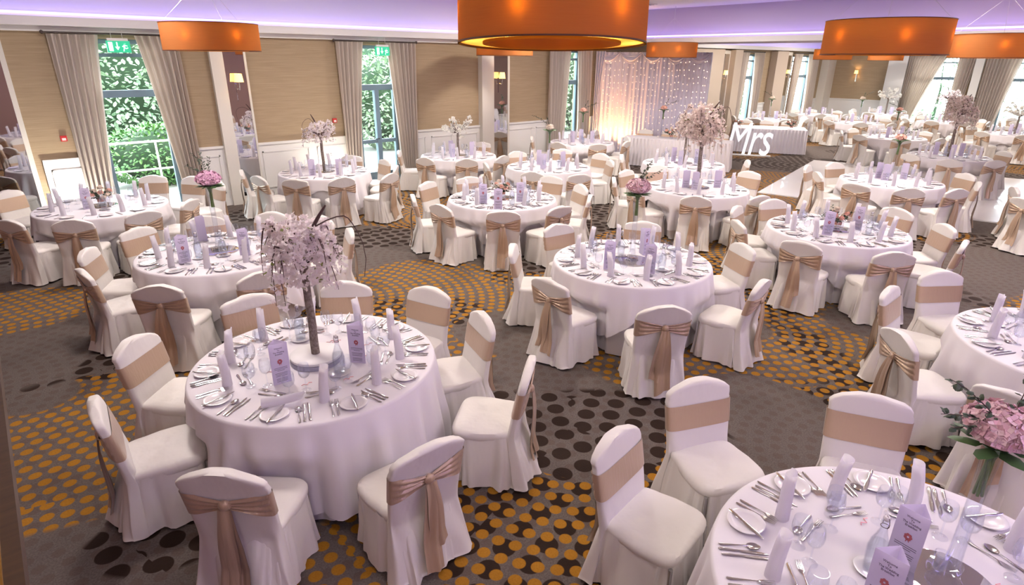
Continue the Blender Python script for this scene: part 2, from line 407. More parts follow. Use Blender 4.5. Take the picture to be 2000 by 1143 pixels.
def chair(x, y, face, label, group, scale=1.0):
    global nchair
    M = CHM[nchair % 4] if nchair % 7 else CHM[(nchair//7) % 4]; nchair += 1
    t = thing('banquet_chair', label, 'chair', (x, y, 0), face-PI/2, group); t.scale = (1.03, 1.0, .915)
    for nm in ('seat_cover', 'skirt', 'back_cover'): ob(nm, M[nm], t)
    s = ob('sash', M['sash'], t, label='champagne satin sash'); ob('sash_knot', M['knot'], s)
    ob('sash_tail', M['tail0'], s); ob('sash_tail', M['tail1'], s)
    for lx, ly in ((-.2, .2), (.2, .2), (-.2, -.22), (.2, -.22)): ob('leg', M['leg'], t, (lx, ly, 0))
    return t

# ------------------------------------------------------------------ tables
def cloth_mesh(seed, zmid, amp, R=.84, top=.757, nf=22, flare=.07, fa=.046, dents=(), inset=0):
    r = random.Random(seed); p = [r.uniform(0, 6.28) for _ in range(6)]; n = 220; rows = []
    for rr in (.02, .35, .65, .80): rows.append([(rr*cos(2*PI*j/n), rr*sin(2*PI*j/n), top) for j in range(n)])
    for rr, dz in ((R-.008, .001), (R+.004, .006), (R+.009, .02)): rows.append([(rr*cos(2*PI*j/n), rr*sin(2*PI*j/n), top-dz) for j in range(n)])
    for k in range(1, 13):
        t = k/12; row = []
        for j in range(n):
            a = 2*PI*j/n
            hem = zmid-amp*cos(4*(a+p[0]))*1.0 + .012*sin(7*a+p[1]) if amp else zmid+.006*sin(9*a+p[1])
            hem = max(.012, hem)
            z = top-.02-(top-.02-hem)*t
            drop = (top-z)/.7
            f = .55*sin(nf*a+p[2]+.9*sin(3*a+p[3]))+.3*sin((nf*1.6//1)*a+p[4])+.15*sin(5*a+p[5])
            corner = 1+.5*cos(4*(a+p[0])) if amp else 1
            rad = R+.009+flare*drop*.8+fa*min(1, drop*1.5)*(f+.75)*corner
            if z < .56:
                e = min(1, (.56-z)/.10)
                for dd, da, wd in dents:        # cloth pushed in where a seat is tucked under the table
                    q = (a-da+PI) % (2*PI)-PI
                    if abs(q) > 1.0: continue
                    lim = (dd-inset)/cos(q)+max(0, abs(dd*math.tan(q))-wd)*3.0
                    lim += fa*.45*min(1, drop*1.4)*f-.008
                    if lim < rad: rad = rad*(1-e)+lim*e
            row.append((rad*cos(a), rad*sin(a), z))
        rows.append(row)
    return MB().grid(rows, True, True).mesh('tablecloth', 75, CLOTH if top > .752 else UNDER)
def cloths(cl, long, dents):
    V = ((1, .34, .17), (5, .30, .16), (9, .36, .20))[cl % 3]
    if long: V = (12+cl, .10, 0)
    return cloth_mesh(*V, dents=dents), cloth_mesh(31+cl, .014, 0, R=.80, top=.7515, nf=26, flare=.015, fa=.018, dents=dents, inset=.035)
TOPM = MB().lathe([(.80, .722), (.812, .726), (.812, .746), (.80, .75)], 64).mesh('tabletop', True, mat('plywood', (.4, .27, .16), .6))
TLEG = MB().tube([(0, 0, 0), (0, 0, .722)], .014, 8).mesh('leg', True, LEGM)

def lab_lathe(nm, prof, m, n=28): return MB().lathe(prof, n, cap=False).mesh(nm, True, m)
# glassware, china, cutlery
WBOWL = lab_lathe('bowl', [(.0045, .092), (.014, .096), (.028, .108), (.036, .128), (.038, .148), (.036, .172), (.031, .196), (.0298, .1965), (.0345, .172), (.0365, .148), (.0345, .129), (.026, .110), (.012, .099), (.001, .098)], GLASS)
WSTEM = lab_lathe('stem', [(.033, 0), (.0335, .002), (.012, .006), (.005, .012), (.0038, .03), (.0038, .08), (.0055, .092)], GLASS, 18)
TBOWL = lab_lathe('bowl', [(.0045, .06), (.018, .064), (.034, .078), (.041, .10), (.0415, .125), (.037, .158), (.0358, .158), (.040, .125), (.0395, .101), (.032, .080), (.016, .067), (.001, .066)], GLASS)
TSTEM = lab_lathe('stem', [(.034, 0), (.0345, .002), (.012, .006), (.0055, .012), (.0045, .03), (.0045, .052), (.0055, .06)], GLASS, 18)
PLATE = MB().lathe([(.045, 0), (.05, .003), (.082, .011), (.086, .014), (.084, .0155), (.06, .010), (.052, .0065), (.01, .006)], 40).mesh('side_plate', True, CHINA)
def flatware(kind):
    m = MB(); rows = []
    L = .205
    def sec(x, w, z, th=.0022):
        return [(x, -w, z), (x, -w*.5, z+th), (x, w*.5, z+th), (x, w, z), (x, w*.5, z-th*.4), (x, -w*.5, z-th*.4)]
    hand = [(0, .003, .004), (.006, .0075, .003), (.03, .0075, .003), (.07, .0045, .005), (.105, .003, .006)]
    if kind == 'knife':
        pr = [(0, .003, .003), (.005, .0075, .003), (.04, .0085, .003), (.085, .006, .003), (.095, .006, .003), (.10, .008, .002), (.14, .0095, .002), (.185, .009, .002), (.205, .005, .002), (.215, .001, .002)]
        for x, w, z in pr: rows.append(sec(x-.1, w, z, .0016 if x > .1 else .003))
        m.grid(rows, True, True, True)
    elif kind == 'spoon':
        for x, w, z in hand+[(.125, .003, .006)]: rows.append(sec(x-.1, w, z))
        m.grid(rows, True, True, True); rows = []
        for i in range(9):
            row = []
            for j in range(9):
                u = -1+2*j/8; t = i/8; x = .12+.062*t; w = .0205*math.sqrt(max(.02, 1-(2*t-.95)**2))
                d = (1-u*u)*(1-(2*t-1)**2)
                row.append((x-.1, u*w, .0075-.006*d))
            rows.append(row)
        m.grid(rows); m.grid([[(x, y, z-.0012) for x, y, z in reversed(rw)] for rw in rows])
    else:
        for x, w, z in hand+[(.125, .003, .006), (.135, .009, .005), (.145, .0125, .003), (.152, .0125, .003)]: rows.append(sec(x-.1, w, z, .0014))
        m.grid(rows, True, True, True)
        for k in range(4):
            y = -.0105+.007*k; rows = [sec2 for sec2 in ([(x-.1, y-w, z), (x-.1, y+w, z), (x-.1, y+w, z+.0015), (x-.1, y-w, z+.0015)] for x, w, z in ((.150, .002, .003), (.17, .0017, .003), (.198, .0009, .007)))]
            m.grid(rows, True, True, True)
    return m.mesh(kind, True, STEEL)
KNIFE, FORK, SPOON = flatware('knife'), flatware('fork'), flatware('spoon')
def napkin_mesh(seed):
    r = random.Random(seed); m = MB(); rows = []; H = .265; n = 34; tilt = r.uniform(-.03, .03)
    for k in range(12):
        t = k/11; row = []
        for j in range(n):
            a = 2*PI*1.85*j/(n-1); rr = .034-.005*j/(n-1)+.0015*sin(a*3+k*.4)-.007*t
            top = H-.055*(j/(n-1)) if j > n*.35 else H-.02*(1-j/(n*.35))
            row.append((rr*cos(a)+tilt*t*t, rr*sin(a)+.4*tilt*t, top*t))
        rows.append(row)
    m.grid(rows); return m.mesh('napkin', 80, PAPER)
NAPK = [napkin_mesh(s) for s in range(4)]
def menu_meshes():
    w, h = .098, .212
    m = MB(); P = [(-w/2, -.028), (w/2, -.028), (0, .045)]
    rows = [[(x*s, y*s, z) for x, y in [P[0], P[1], P[2]]] for z, s in ((0, 1), (h, 1.0))]
    m.grid(rows, True); rows2 = [[(x*.985, y*.985, z) for x, y, z in r_] for r_ in rows]; m.grid([list(reversed(r_)) for r_ in rows2], True)
    card = m.mesh('menu_card', False, CARD)
    t1 = textmesh('Welcome\nTo\nThe Wedding\nBreakfast', .0105, INK, .0003)
    ln = MB(); r = random.Random(2)
    for k in range(11):
        z = .085-k*.0072; ww = r.uniform(.018, .036)
        if k in (3, 7): continue
        ln.box(-ww, ww, -.0288, -.0282, z, z+.0016)
    lines = ln.mesh('menu_lines', False, INK)
    mot = MB()
    for k in range(7):
        a = 2*PI*k/7; mot.lathe([(.0055, 0), (.004, .0006)], 8, (.0085*cos(a), .0085*sin(a), 0))
    mot.tube([(0, -.006, 0), (-.004, -.018, 0)], .0016, 5); mot.tube([(0, -.006, 0), (.006, -.017, 0)], .0014, 5)
    motif = mot.mesh('printed_flower', True, ROSEINK)
    return card, t1, lines, motif, textmesh('Perfect', .013, INK, .0003, shear=.35)
CARDM, CTXT, CLIN, CMOT, CSCR = menu_meshes()
def menu(x, y, rz, label, near=True, group='menu cards'):
    o = ob('menu_card', CARDM, loc=(x, y, .7585), rz=rz, sc=(1.22, 1.22, 1.38)); tag(o, label, 'menu card', group)
    if near:
        ob('printed_heading', CTXT, o, (0, -.0285, .185), rot=(PI/2, 0, 0)); ob('printed_lines', CLIN, o)
        ob('printed_flower', CMOT, o, (0, -.0287, .118), rot=(PI/2, 0, 0))
        ob('printed_script', CSCR, o, (.0262, .0105, .10), rot=(PI/2, 0, 2.147))
    else: ob('printed_lines', CLIN, o)
    return o
def bottle_meshes():
    def oct_(prof, nn=8):
        rows = []
        for r, z, fl in prof:
            row = []
            for j in range(48):
                a = 2*PI*j/48; q = cos(PI/nn)/cos((a % (2*PI/nn))-PI/nn); row.append((r*cos(a)*(1-fl+fl*q), r*sin(a)*(1-fl+fl*q), z))
            rows.append(row)
        return rows
    out = [(.002, .004, 0), (.034, .0, 0), (.038, .004, .3), (.040, .03, .9), (.042, .08, 1), (.043, .115, 1), (.037, .15, .7), (.024, .185, .3), (.0155, .215, 0), (.0135, .25, 0), (.015, .256, 0), (.015, .268, 0)]
    inn = [(r-.003, z+(.004 if z < .01 else 0), f) for r, z, f in reversed(out)]
    body = MB().grid(oct_(out+inn[:-1]+[(.002, .008, 0)]), True).mesh('bottle_glass', 40, GLASS)
    wat = MB().grid(oct_([(.002, .009, 0), (.031, .009, 0), (.036, .03, .9), (.038, .08, 1), (.039, .115, 1), (.033, .148, .7), (.031, .152, .6), (.002, .152, 0)]), True).mesh('water', 40, WATER)
    stop = MB().lathe([(.008, .262), (.013, .27), (.014, .276), (.011, .283), (.002, .285)], 16).mesh('stopper', True, CHINA)
    w = MB(); 
    for s in (-1, 1): w.tube([(s*.018, 0, .235), (s*.021, .004, .255), (s*.017, .001, .278)], .0014, 6)
    w.tube([(-.017, .001, .278), (0, 0, .286), (.017, .001, .278)], .0014, 6)
    w.tube([(.0155*cos(a*PI/8), .0155*sin(a*PI/8), .236) for a in range(17)], .0014, 6)
    return body, wat, stop, w.mesh('wire_clasp', True, mat('dark_wire', (.12, .09, .08), .35, .9))
BTL = bottle_meshes()
SAUCER = MB().lathe([(.04, 0), (.045, .003), (.07, .010), (.073, .013), (.071, .014), (.048, .006), (.01, .005)], 36).mesh('saucer', True, CHINA)
def bottle(x, y, where):
    s = ob('saucer', SAUCER, loc=(x, y, .758)); tag(s, 'white saucer under water bottle, '+where, 'saucer', 'saucers under bottles')
    t = thing('water_bottle', 'swing-top water bottle on saucer, '+where, 'bottle', (x, y, .7665), rnd.uniform(0, 6), 'water bottles')
    for nm, me in zip(('bottle_glass', 'water', 'stopper', 'wire_clasp'), BTL): ob(nm, me, t)
def goblet(x, y, label, wine=True):
    if wine: t = thing('wine_glass', label, 'wine glass', (x, y, .758), 0, 'wine glasses'); ob('bowl', WBOWL, t); ob('stem', WSTEM, t)
    else: t = thing('water_goblet', label, 'goblet', (x, y, .758), 0, 'water goblets'); ob('bowl', TBOWL, t); ob('stem', TSTEM, t)

# ------------------------------------------------------------------ flowers
def blob_flower(mb, c, nrm, s, r, petals=5):
    nrm = Vector(nrm).normalized(); u = nrm.cross(Vector((.3, .5, .8))).normalized(); v = nrm.cross(u); c = Vector(c)
    a0 = r.uniform(0, 6.28)
    for k in range(petals):
        a = a0+2*PI*k/petals; b = PI/petals*.95
        def P(rr, ang, h): return tuple(c+(u*cos(ang)+v*sin(ang))*rr*s+nrm*h*s)
        mb.add([P(.05, a, 0), P(.7, a-b, .22), P(1, a, .30+r.uniform(-.1, .15)), P(.7, a+b, .22)], [(0, 1, 2, 3)])
def rdir(r):
    z = r.uniform(-1, 1); a = r.uniform(0, 2*PI); q = math.sqrt(1-z*z); return Vector((q*cos(a), q*sin(a), z))
def leaf(mb, p, d, L, w, r):
    p = Vector(p); d = Vector(d).normalized(); s = d.cross(Vector((r.uniform(-.3, .3), r.uniform(-.3, .3), 1))).normalized(); n = s.cross(d)
    mb.add([tuple(p), tuple(p+d*L*.35+s*w-n*w*.25), tuple(p+d*L*.75+s*w*.75-n*w*.3), tuple(p+d*L-n*w*.4), tuple(p+d*L*.75-s*w*.75-n*w*.3), tuple(p+d*L*.35-s*w-n*w*.25), tuple(p+d*L*.5+n*w*.15)],
           [(0, 1, 6), (1, 2, 6), (2, 3, 6), (3, 4, 6), (4, 5, 6), (5, 0, 6)])
def spray(mb_t, mb_l, p0, d, L, r, nl=14, ls=.035, droop=.3, lw=.36):
    pts = []; p = Vector(p0); d = Vector(d).normalized()
    for i in range(9):
        pts.append(p.copy()); p = p+d*L/8; d = (d+Vector((r.uniform(-.12, .12), r.uniform(-.12, .12), -droop*.12))).normalized()
    mb_t.tube(pts, [.0028-.0002*i for i in range(9)], 5)
    for k in range(nl):
        t = .15+.85*k/nl; q = pts[min(7, int(t*8))].lerp(pts[min(8, int(t*8)+1)], t*8 % 1)
        leaf(mb_l, q, (rdir(r)+d*.8), ls*r.uniform(.7, 1.2), ls*lw, r)
def make_tree(seed, H=.78, rx=.27, rz=.30, nb=10, nfl=620, wild=True, openness=0, fs=.024, big=None):
    r = random.Random(seed); top = Vector((r.uniform(-.03, .03), r.uniform(-.03, .03), H)); tw = MB(); fl = MB(); lf = MB()
    tr = MB(); pts = [Vector((0, 0, 0)).lerp(top, k/7)+Vector((.003*sin(k*1.3+seed), .003*cos(k*1.7), 0))*(k > 0) for k in range(8)]
    tr.tube(pts, [.030, .029, .028, .028, .027, .026, .025, .023], 12)
    paths = []
    for b in range(nb):
        a = 2*PI*b/nb+r.uniform(-.3, .3); out = rx*r.uniform(.75, 1.15); up = rz*r.uniform(.25, .95); dn = rz*r.uniform(.7, 2.0)*(0 if openness else 1)
        p = []
        for k in range(11):
            t = k/10; rad = out*(1-(1-t)**1.8); z = up*sin(t*PI*.62)*1.1-dn*max(0, t-.45)**1.6*1.6
            p.append(top+Vector((rad*cos(a+.3*t), rad*sin(a+.3*t), z-.05))+Vector((r.uniform(-.012, .012), r.uniform(-.012, .012), 0)))
        tw.tube(p, [.009-.0007*k for k in range(11)], 5); paths.append(p)
        if not openness:
            q0 = p[6]; tw.tube([q0, q0+Vector((.03*cos(a+1), .03*sin(a+1), -.05)), q0+Vector((.05*cos(a+1), .05*sin(a+1), -.13))], [.004, .003, .002], 4)
    if wild:
        for (dx, sgn) in (wild if isinstance(wild, (list, tuple)) else [(CR, 1)]):
            d = Vector((dx.x, dx.y, 0)).normalized()*sgn
            p = [top+d*(.03+.06*k/3)+Vector((0, 0, .07*k)) for k in range(4)]
            b0 = p[-1]; p += [b0+d*.05+Vector((0, 0, .08)), b0+d*.10+Vector((0, 0, .15))]
            tw.tube(p, [.016, .016, .015, .014, .012, .006], 7)
            arc = [p[3]+d*(.02+.30*sin(k/9*PI*.62))+Vector((.02*sin(k), .02*cos(k), .14*sin(k/9*PI)-.34*(k/9)**2)) for k in range(10)]
            tw.tube(arc, [.005-.0003*k for k in range(10)], 5)
    for k in range(nfl):
        if r.random() < (.95 if openness else .62):
            p = r.choice(paths); t = r.uniform(1.5, 10); q = p[int(t)].lerp(p[min(10, int(t)+1)], t % 1)+rdir(r)*r.uniform(0, .05)
            if openness: q = p[int(t)].lerp(p[min(10, int(t)+1)], t % 1)+rdir(r)*r.uniform(.005, .03)
        else:
            d = rdir(r); rr = r.uniform(.45, 1)**.5
            q = top+Vector((d.x*rx*.8*rr, d.y*rx*.8*rr, d.z*rz*.72*rr+.04))
        blob_flower(fl, q, rdir(r)+Vector((0, 0, .3)), fs*r.uniform(.7, 1.25), r)
        if k % 14 == 0: leaf(lf, q, rdir(r), .035, .012, r)
    return tr, tw, fl, lf
def tree_set(seed, bm, **kw):
    tr, tw, fl, lf = make_tree(seed, **kw)
    return (tr.mesh('trunk', True, BARK), tw.mesh('branches', True, TWIG), fl.mesh('blossoms', False, bm), lf.mesh('leaves', False, mat('fresh_leaf', (.22, .25, .06), .6)))
def tree(ms, loc, label, rz=0, sc=1.0):
    t = thing('blossom_tree', label, 'blossom tree', loc, rz, 'blossom tree centrepieces'); t.scale = (sc,)*3
    ob('trunk', ms[0], t); ob('branches', ms[1], t); b = ob('blossoms', ms[2], t); b['kind'] = 'stuff'; l = ob('leaves', ms[3], t); l['kind'] = 'stuff'
    return t
MIRBASE = MB().lathe([(.19, 0), (.195, .002), (.195, .008), (.188, .010)], 48).mesh('mirror_base', True, CHROME)
def mirror_base(x, y, where):
    o = ob('centrepiece_mirror', MIRBASE, loc=(x, y, .758)); tag(o, 'round mirrored centrepiece base '+where, 'mirror plate', 'mirrored centrepiece bases')
def vase_mesh():
    out = [(.002, .0), (.07, 0), (.072, .004), (.060, .02), (.040, .06), (.030, .12), (.026, .25), (.026, .45), (.030, .60), (.036, .70), (.0345, .70), (.028, .60), (.024, .45), (.024, .25), (.027, .12), (.034, .075), (.002, .07)]
    return MB().lathe(out, 36, cap=False).mesh('vase_glass', True, GLASS)
VASE = vase_mesh()
def hydrangea(seed, big=True):
    r = random.Random(seed); fl = MB(); lf = MB(); st = MB(); tw = MB(); c = Vector((.01, 0, .79 if big else .77)); R = .112 if big else .07
    for k in range(330 if big else 120):
        d = rdir(r); d.z = abs(d.z)*1.0 if d.z > -.45 else d.z*.5+.1
        p = c+Vector((d.x*R*1.08, d.y*R*1.08, d.z*R*.80))*r.uniform(.86, 1.05)
        blob_flower(fl, p, d+rdir(r)*.35, (.023 if big else .026)*r.uniform(.8, 1.2), r, 4 if big else 5)
    core = MB().lathe([(R*.2, -.6*R), (R*.8, -.35*R), (R*.95, .1*R), (R*.7, .5*R), (R*.1, .7*R)], 16, tuple(c)); fl.add(core.v, core.f)
    for k in range(7):
        a = 2*PI*k/7+.3; leaf(lf, c+Vector((.03*cos(a), .03*sin(a), -R*.62)), (cos(a), sin(a), .12), .13, .036, r)
    lf2 = MB().lathe([(.008, -.16), (.018, -.12), (.03, -.085), (.06, -.06)], 12, tuple(c)); lf.add(lf2.v, lf2.f)
    for k in range(5):
        a = 2*PI*k/5; st.tube([c+Vector((.012*cos(a), .012*sin(a), -.05)), c+Vector((.010*cos(a+1), .010*sin(a+1), -.16)), c+Vector((.014*cos(a+2), .014*sin(a+2), -.30))], .0055, 6)
    return fl, lf, st
def arr(seed, big, fmat, sprays):
    fl, lf, st = hydrangea(seed, big); r = random.Random(seed+5); tw, ll = MB(), MB()
    for d, L in sprays: spray(tw, ll, (0, 0, .80), d, L, r, int(L*60), .034, .5)
    return (fl.mesh('petals', False, fmat), lf.mesh('leaves', True, LEAF), st.mesh('stems', True, STEM), tw.mesh('sprig', True, TWIG), ll.mesh('sprig_leaves', False, EUCA))
def flower_vase(ms, x, y, where, kind, z=.768, sc=1.0, rz=0):
    v = thing('flower_vase', 'tall slim clear glass vase '+where, 'vase', (x, y, z), 0, 'tall flower vases'); ob('vase_glass', VASE, v); v.scale = (1, 1, sc)
    t = thing('flower_arrangement', kind+' in the tall vase '+where, 'flowers', (x, y, z+.7*(sc-1)), rz, 'tall vase flowers')
    ob('flower_head', ms[0], t); ob('leaves', ms[1], t); ob('stems', ms[2], t); s = ob('sprig', ms[3], t); q = ob('sprig_leaves', ms[4], s); q['kind'] = 'stuff'
def posy_set(seed):
    r = random.Random(seed); fl = [MB(), MB()]; lf = MB(); tw = MB()
    spots = [(-.10, -.02, .16), (.09, -.06, .15), (.0, -.09, .20), (-.05, .09, .2), (.13, .05, .19), (.03, .04, .25), (-.14, .06, .20), (.02, -.13, .13)]
    roses = []
    for i, (x, y, z) in enumerate(spots):
        c = Vector((x, y, z)); m = MB(); roses.append(m)
        for q in range(44):
            d = rdir(r); d.z = abs(d.z)*.9-.25; blob_flower(m, c+d*.028*r.uniform(.6, 1.1), d, .022, r, 4)
    for k in range(16):
        a = r.uniform(0, 6.28); spray(tw, lf, (.01*cos(a), .01*sin(a), .10), (cos(a), sin(a), r.uniform(.35, 1.5)), r.uniform(.14, .25), r, 11, .036, .3)
    jar = MB().lathe([(.002, 0), (.045, 0), (.048, .004), (.048, .10), (.0455, .10), (.0455, .006), (.002, .006)], 28, cap=False)
    band = MB().lathe([(.0485, .055), (.0495, .058), (.0495, .092), (.0485, .095)], 28, cap=False)
    return (jar.mesh('jar_glass', True, GLASS), band.mesh('copper_band', True, mat('rose_copper', (.55, .28, .22), .35, .6)), [q.mesh('rose', False, (ROSEP, ROSEC)[i % 2]) for i, q in enumerate(roses)], None, tw.mesh('twigs', True, TWIG), lf.mesh('foliage', False, EUCA))
POSY = [posy_set(4), posy_set(9)]
def posy(x, y, where, k=0, rz=0, z=.768, sc=1.0):
    v = thing('posy_jar', 'low glass jar with copper band '+where, 'jar', (x, y, z), 0, 'posy jars'); ob('jar_glass', POSY[k][0], v); ob('copper_band', POSY[k][1], v)
    t = thing('rose_posy', 'peach and cream rose posy with foliage '+where, 'flowers', (x, y, z), rz, 'low rose posies'); t.scale = (sc,)*3
    [ob('rose', q, t) for q in POSY[k][2]]; s = ob('twigs', POSY[k][4], t); f_ = ob('foliage', POSY[k][5], t); f_['kind'] = 'stuff'

# ------------------------------------------------------------------ the hall
WY, TOPZ, X0, X1, Y0 = 12.63, 3.20, -2.6, 31.8, -3.6
struct('floor', MB().box(X0-.2, X1+.2, Y0-.2, WY+.25, -.12, 0), carpet())
struct('ceiling', MB().box(X0-.2, X1+.2, Y0-.2, WY+.25, CEIL, CEIL+.15), CEILM)
def wall_x(name, openings, m, y0, y1, z0=0, z1=CEIL, xa=X0-.2, xb=X1+.2):     # a wall running along X with openings (x0, x1, top)
    mb = MB(); x = xa
    for a, b, h in sorted(openings): mb.box(x, a, y0, y1, z0, z1); mb.box(a, b, y0, y1, h, z1); x = b
    mb.box(x, xb, y0, y1, z0, z1); return struct(name, mb, m)
WIN = [(1.78, 2.88, 3.06), (6.72, 7.72, 3.06), (13.2, 14.0, 3.06), (23.4, 24.6, 3.06), (27.9, 29.7, 3.06)]
wall_x('wall_left', WIN, WALLP, WY, WY+.22)
EW = [(7.2, 9.0), (3.4, 5.6)]
mb = MB(); y = Y0
for a, b in sorted(EW): mb.box(X1, X1+.2, y, a, 0, CEIL); mb.box(X1, X1+.2, a, b, 3.06, CEIL); y = b
mb.box(X1, X1+.2, y, WY, 0, CEIL); struct('wall_back', mb, WALLP)
struct('wall_right', MB().box(X0, X1, Y0-.2, Y0, 0, CEIL), MAUVE)
struct('wall_front', MB().box(X0-.2, X0, Y0, WY, 0, CEIL), MAUVE)
# raised bulkhead, cove shelves and lit fascias round the hall ceiling
struct('trim_1', MB().box(X0, 14.9, WY-.02, WY, 3.3, CEIL), CEILM)                       # white fascia above the window wall
mb = MB(); mb.box(X0, 14.9, WY-.30, WY, TOPZ+.03, TOPZ+.09); mb.box(X0, 14.9, WY-.30, WY-.27, TOPZ+.09, TOPZ+.16); mb.box(X0, 14.9, WY-.10, WY, TOPZ-.05, TOPZ+.03)
struct('trim_2', mb, WHITE)
mb = MB(); mb.box(14.9, 18.5, Y0, WY, 3.30, CEIL); struct('trim_3', mb, mat('lilac_grey_bulkhead', (.60, .52, .60), .7))          # bulkhead between the two halls, darker lilac grey than the fascia
mb = MB(); mb.box(14.62, 14.9, Y0, WY-.3, 3.24, 3.30); mb.box(14.62, 14.65, Y0, WY-.3, 3.30, 3.36); struct('trim_4', mb, WHITE)
mb = MB(); mb.box(18.5, X1, WY-.30, WY, TOPZ+.03, TOPZ+.09); mb.box(18.5, X1, WY-.30, WY-.27, TOPZ+.09, TOPZ+.16); mb.box(X1-.3, X1, Y0, WY, TOPZ+.03, TOPZ+.09); mb.box(X1-.3, X1-.27, Y0, WY, TOPZ+.09, TOPZ+.16)
mb.box(18.5, X1, WY-.02, WY, 3.3, CEIL); mb.box(X1-.02, X1, Y0, WY, 3.3, CEIL); struct('trim_5', mb, WHITE)
VIO = (.30, .20, 1.0)
LEDM = emis('violet_led', (.42, .30, 1.0), 5)
GLOW = emis('violet_coving_glow', (.62, .52, 1.0), 1.5)  # glow stands in for coving steps lit by the LEDs
for bx in ((X0, 14.6, WY-.05, WY-.02, TOPZ+.20, TOPZ+.235), (14.86, 14.9, Y0, WY-.3, 3.40, 3.435)):
    o = ob('coving_glow', MB().box(*bx).mesh('coving_glow', False, GLOW)); tag(o, 'thin violet glow standing in for LED-lit coving '+('above the window wall' if bx[0] < 0 else 'across the bulkhead'), 'light strip', 'violet cove lines')
for nm_, bx, ar in (('above the window wall', (X0, 14.6, WY-.24, WY-.20, TOPZ+.09, TOPZ+.105), ((6.0, WY-.17, TOPZ+.13), (17, .08))),
                ('on the bulkhead', (14.7, 14.74, Y0, WY-.35, 3.30, 3.315), ((14.75, 4.4, 3.34), (.08, 15.6))),
                ('above the far hall end wall', (X1-.22, X1-.18, Y0, WY-.4, TOPZ+.09, TOPZ+.105), ((X1-.15, 4.4, TOPZ+.13), (.08, 15.6))),
                ('above the far hall side wall', (18.6, X1-.4, WY-.24, WY-.20, TOPZ+.09, TOPZ+.105), ((25, WY-.17, TOPZ+.13), (12.5, .08)))):
    o = ob('led_strip', MB().box(*bx).mesh('led_strip', False, LEDM)); tag(o, 'violet cove light strip '+nm_, 'light strip', 'violet cove strips')
    area('cove_light', ar[0], ar[1][0], 9*max(ar[1])/10, VIO, (PI, 0, 0), ar[1][1])
t = thing('added_violet_bar', 'added violet fill light bar, unseen on the side wall', 'light bar', (6, -3.45, 3.5))  # bar added to give the unseen violet fill a source
ob('housing', MB().box(-7, 7, -.15, .10, -.10, .10).mesh('housing', False, BLACK), t)
ob('fill_face', MB().box(-6.95, 6.95, .10, .11, -.06, .06).mesh('fill_face', False, LEDM), t)
# wainscot
mb = MB()
def wains(x0, x1):
    mb.box(x0, x1, WY-.025, WY, 0, 1.13); mb.box(x0, x1, WY-.055, WY, 1.13, 1.175); mb.box(x0, x1, WY-.04, WY, 0, .13)
    n = max(1, round((x1-x0)/.95)); w = (x1-x0)/n
    for k in range(n):
        a, b = x0+k*w+.09, x0+(k+1)*w-.09
        if b-a < .1: continue
        for bx in ((a, b, .25, .275), (a, b, .975, 1.0), (a, a+.025, .25, 1.0), (b-.025, b, .25, 1.0)): mb.box(bx[0], bx[1], WY-.04, WY-.02, bx[2], bx[3])
x = .85
for a, b in ((.85, 1.78), (2.88, 3.72), (4.36, 6.72), (7.72, 10.16), (11.1, 13.2), (14.0, 21.0), (22.4, 23.4), (24.6, 25.8), (29.7, X1)): wains(a, b)
struct('trim_6', mb, WHITE)
mb = MB(); y = Y0
for a, b in ((Y0, 3.4), (5.6, 7.2), (9.0, WY)): mb.box(X1-.025, X1, a, b, 0, 1.13); mb.box(X1-.055, X1, a, b, 1.13, 1.175)
struct('trim_7', mb, WHITE)
# piers and folding wall posts of the far hall
PIERM = mat('beige_pier', (.52, .43, .34), .7)
for k, (a, b, d, m_) in enumerate(((18.5, 21.7, .25, PIERM), (22.4, 22.95, .30, PIERM), (25.84, 26.85, .28, PIERM), (31.0, 31.8, .35, CREAM))):
    o = struct('trim_%d' % (8+k), MB().box(a, b, WY-d, WY, 0, TOPZ), m_)
mb = MB(); mb.box(X1-.25, X1, 9.2, 9.95, 0, TOPZ); struct('trim_12', mb, WHITE)
mb = MB(); mb.box(X1-.2, X1, 6.45, 6.75, 0, TOPZ); struct('trim_13', mb, WHITE)

# windows
def window(n, a, b, wall, door=False, along_x=True, top=3.06):
    m = MB()
    def bx(u0, u1, v0, v1, z0, z1):
        if along_x: m.box(u0, u1, wall+v0, wall+v1, z0, z1)
        else: m.box(wall+v0, wall+v1, u0, u1, z0, z1)
    f = .07
    bx(a, b, .05, .13, top-f, top); bx(a, b, .05, .13, 0, .09); bx(a, a+f, .05, .13, 0, top); bx(b-f, b, .05, .13, 0, top)
    bx(a, b, .04, .14, 2.12, 2.24)
    if door:
        c = (a+b)/2; bx(c-.055, c+.055, .04, .14, 0, 2.12); bx(a+f, c, .06, .12, .95, 1.03); bx(c, b-f, .06, .12, .95, 1.03); bx(a+f, b-f, .06, .12, .09, .28)
    else:
        bx(a, b, .06, .12, 2.78, 2.84)
    w = struct('window_%d' % n, m, FRAMEB)
    g = MB()
    if along_x: g.box(a+.03, b-.03, wall+.088, wall+.094, .05, top-.03)
    else: g.box(wall+.088, wall+.094, a+.03, b-.03, .05, top-.03)
    ob('window_pane', g.mesh('window_pane', False, PANE), w)
    if door:
        h = MB().tube([(( a+b)/2-.03, wall+.04, 1.05), ((a+b)/2-.03, wall-.02, 1.05), ((a+b)/2-.14, wall-.02, 1.05)], .009, 6); ob('handle', h.mesh('handle', True, BLACK), w)
for k, (a, b, t_) in enumerate(WIN): window(k+1, a, b, WY, k == 1)
window(6, 7.2, 9.0, X1, False, False); window(7, 3.4, 5.6, X1, False, False)

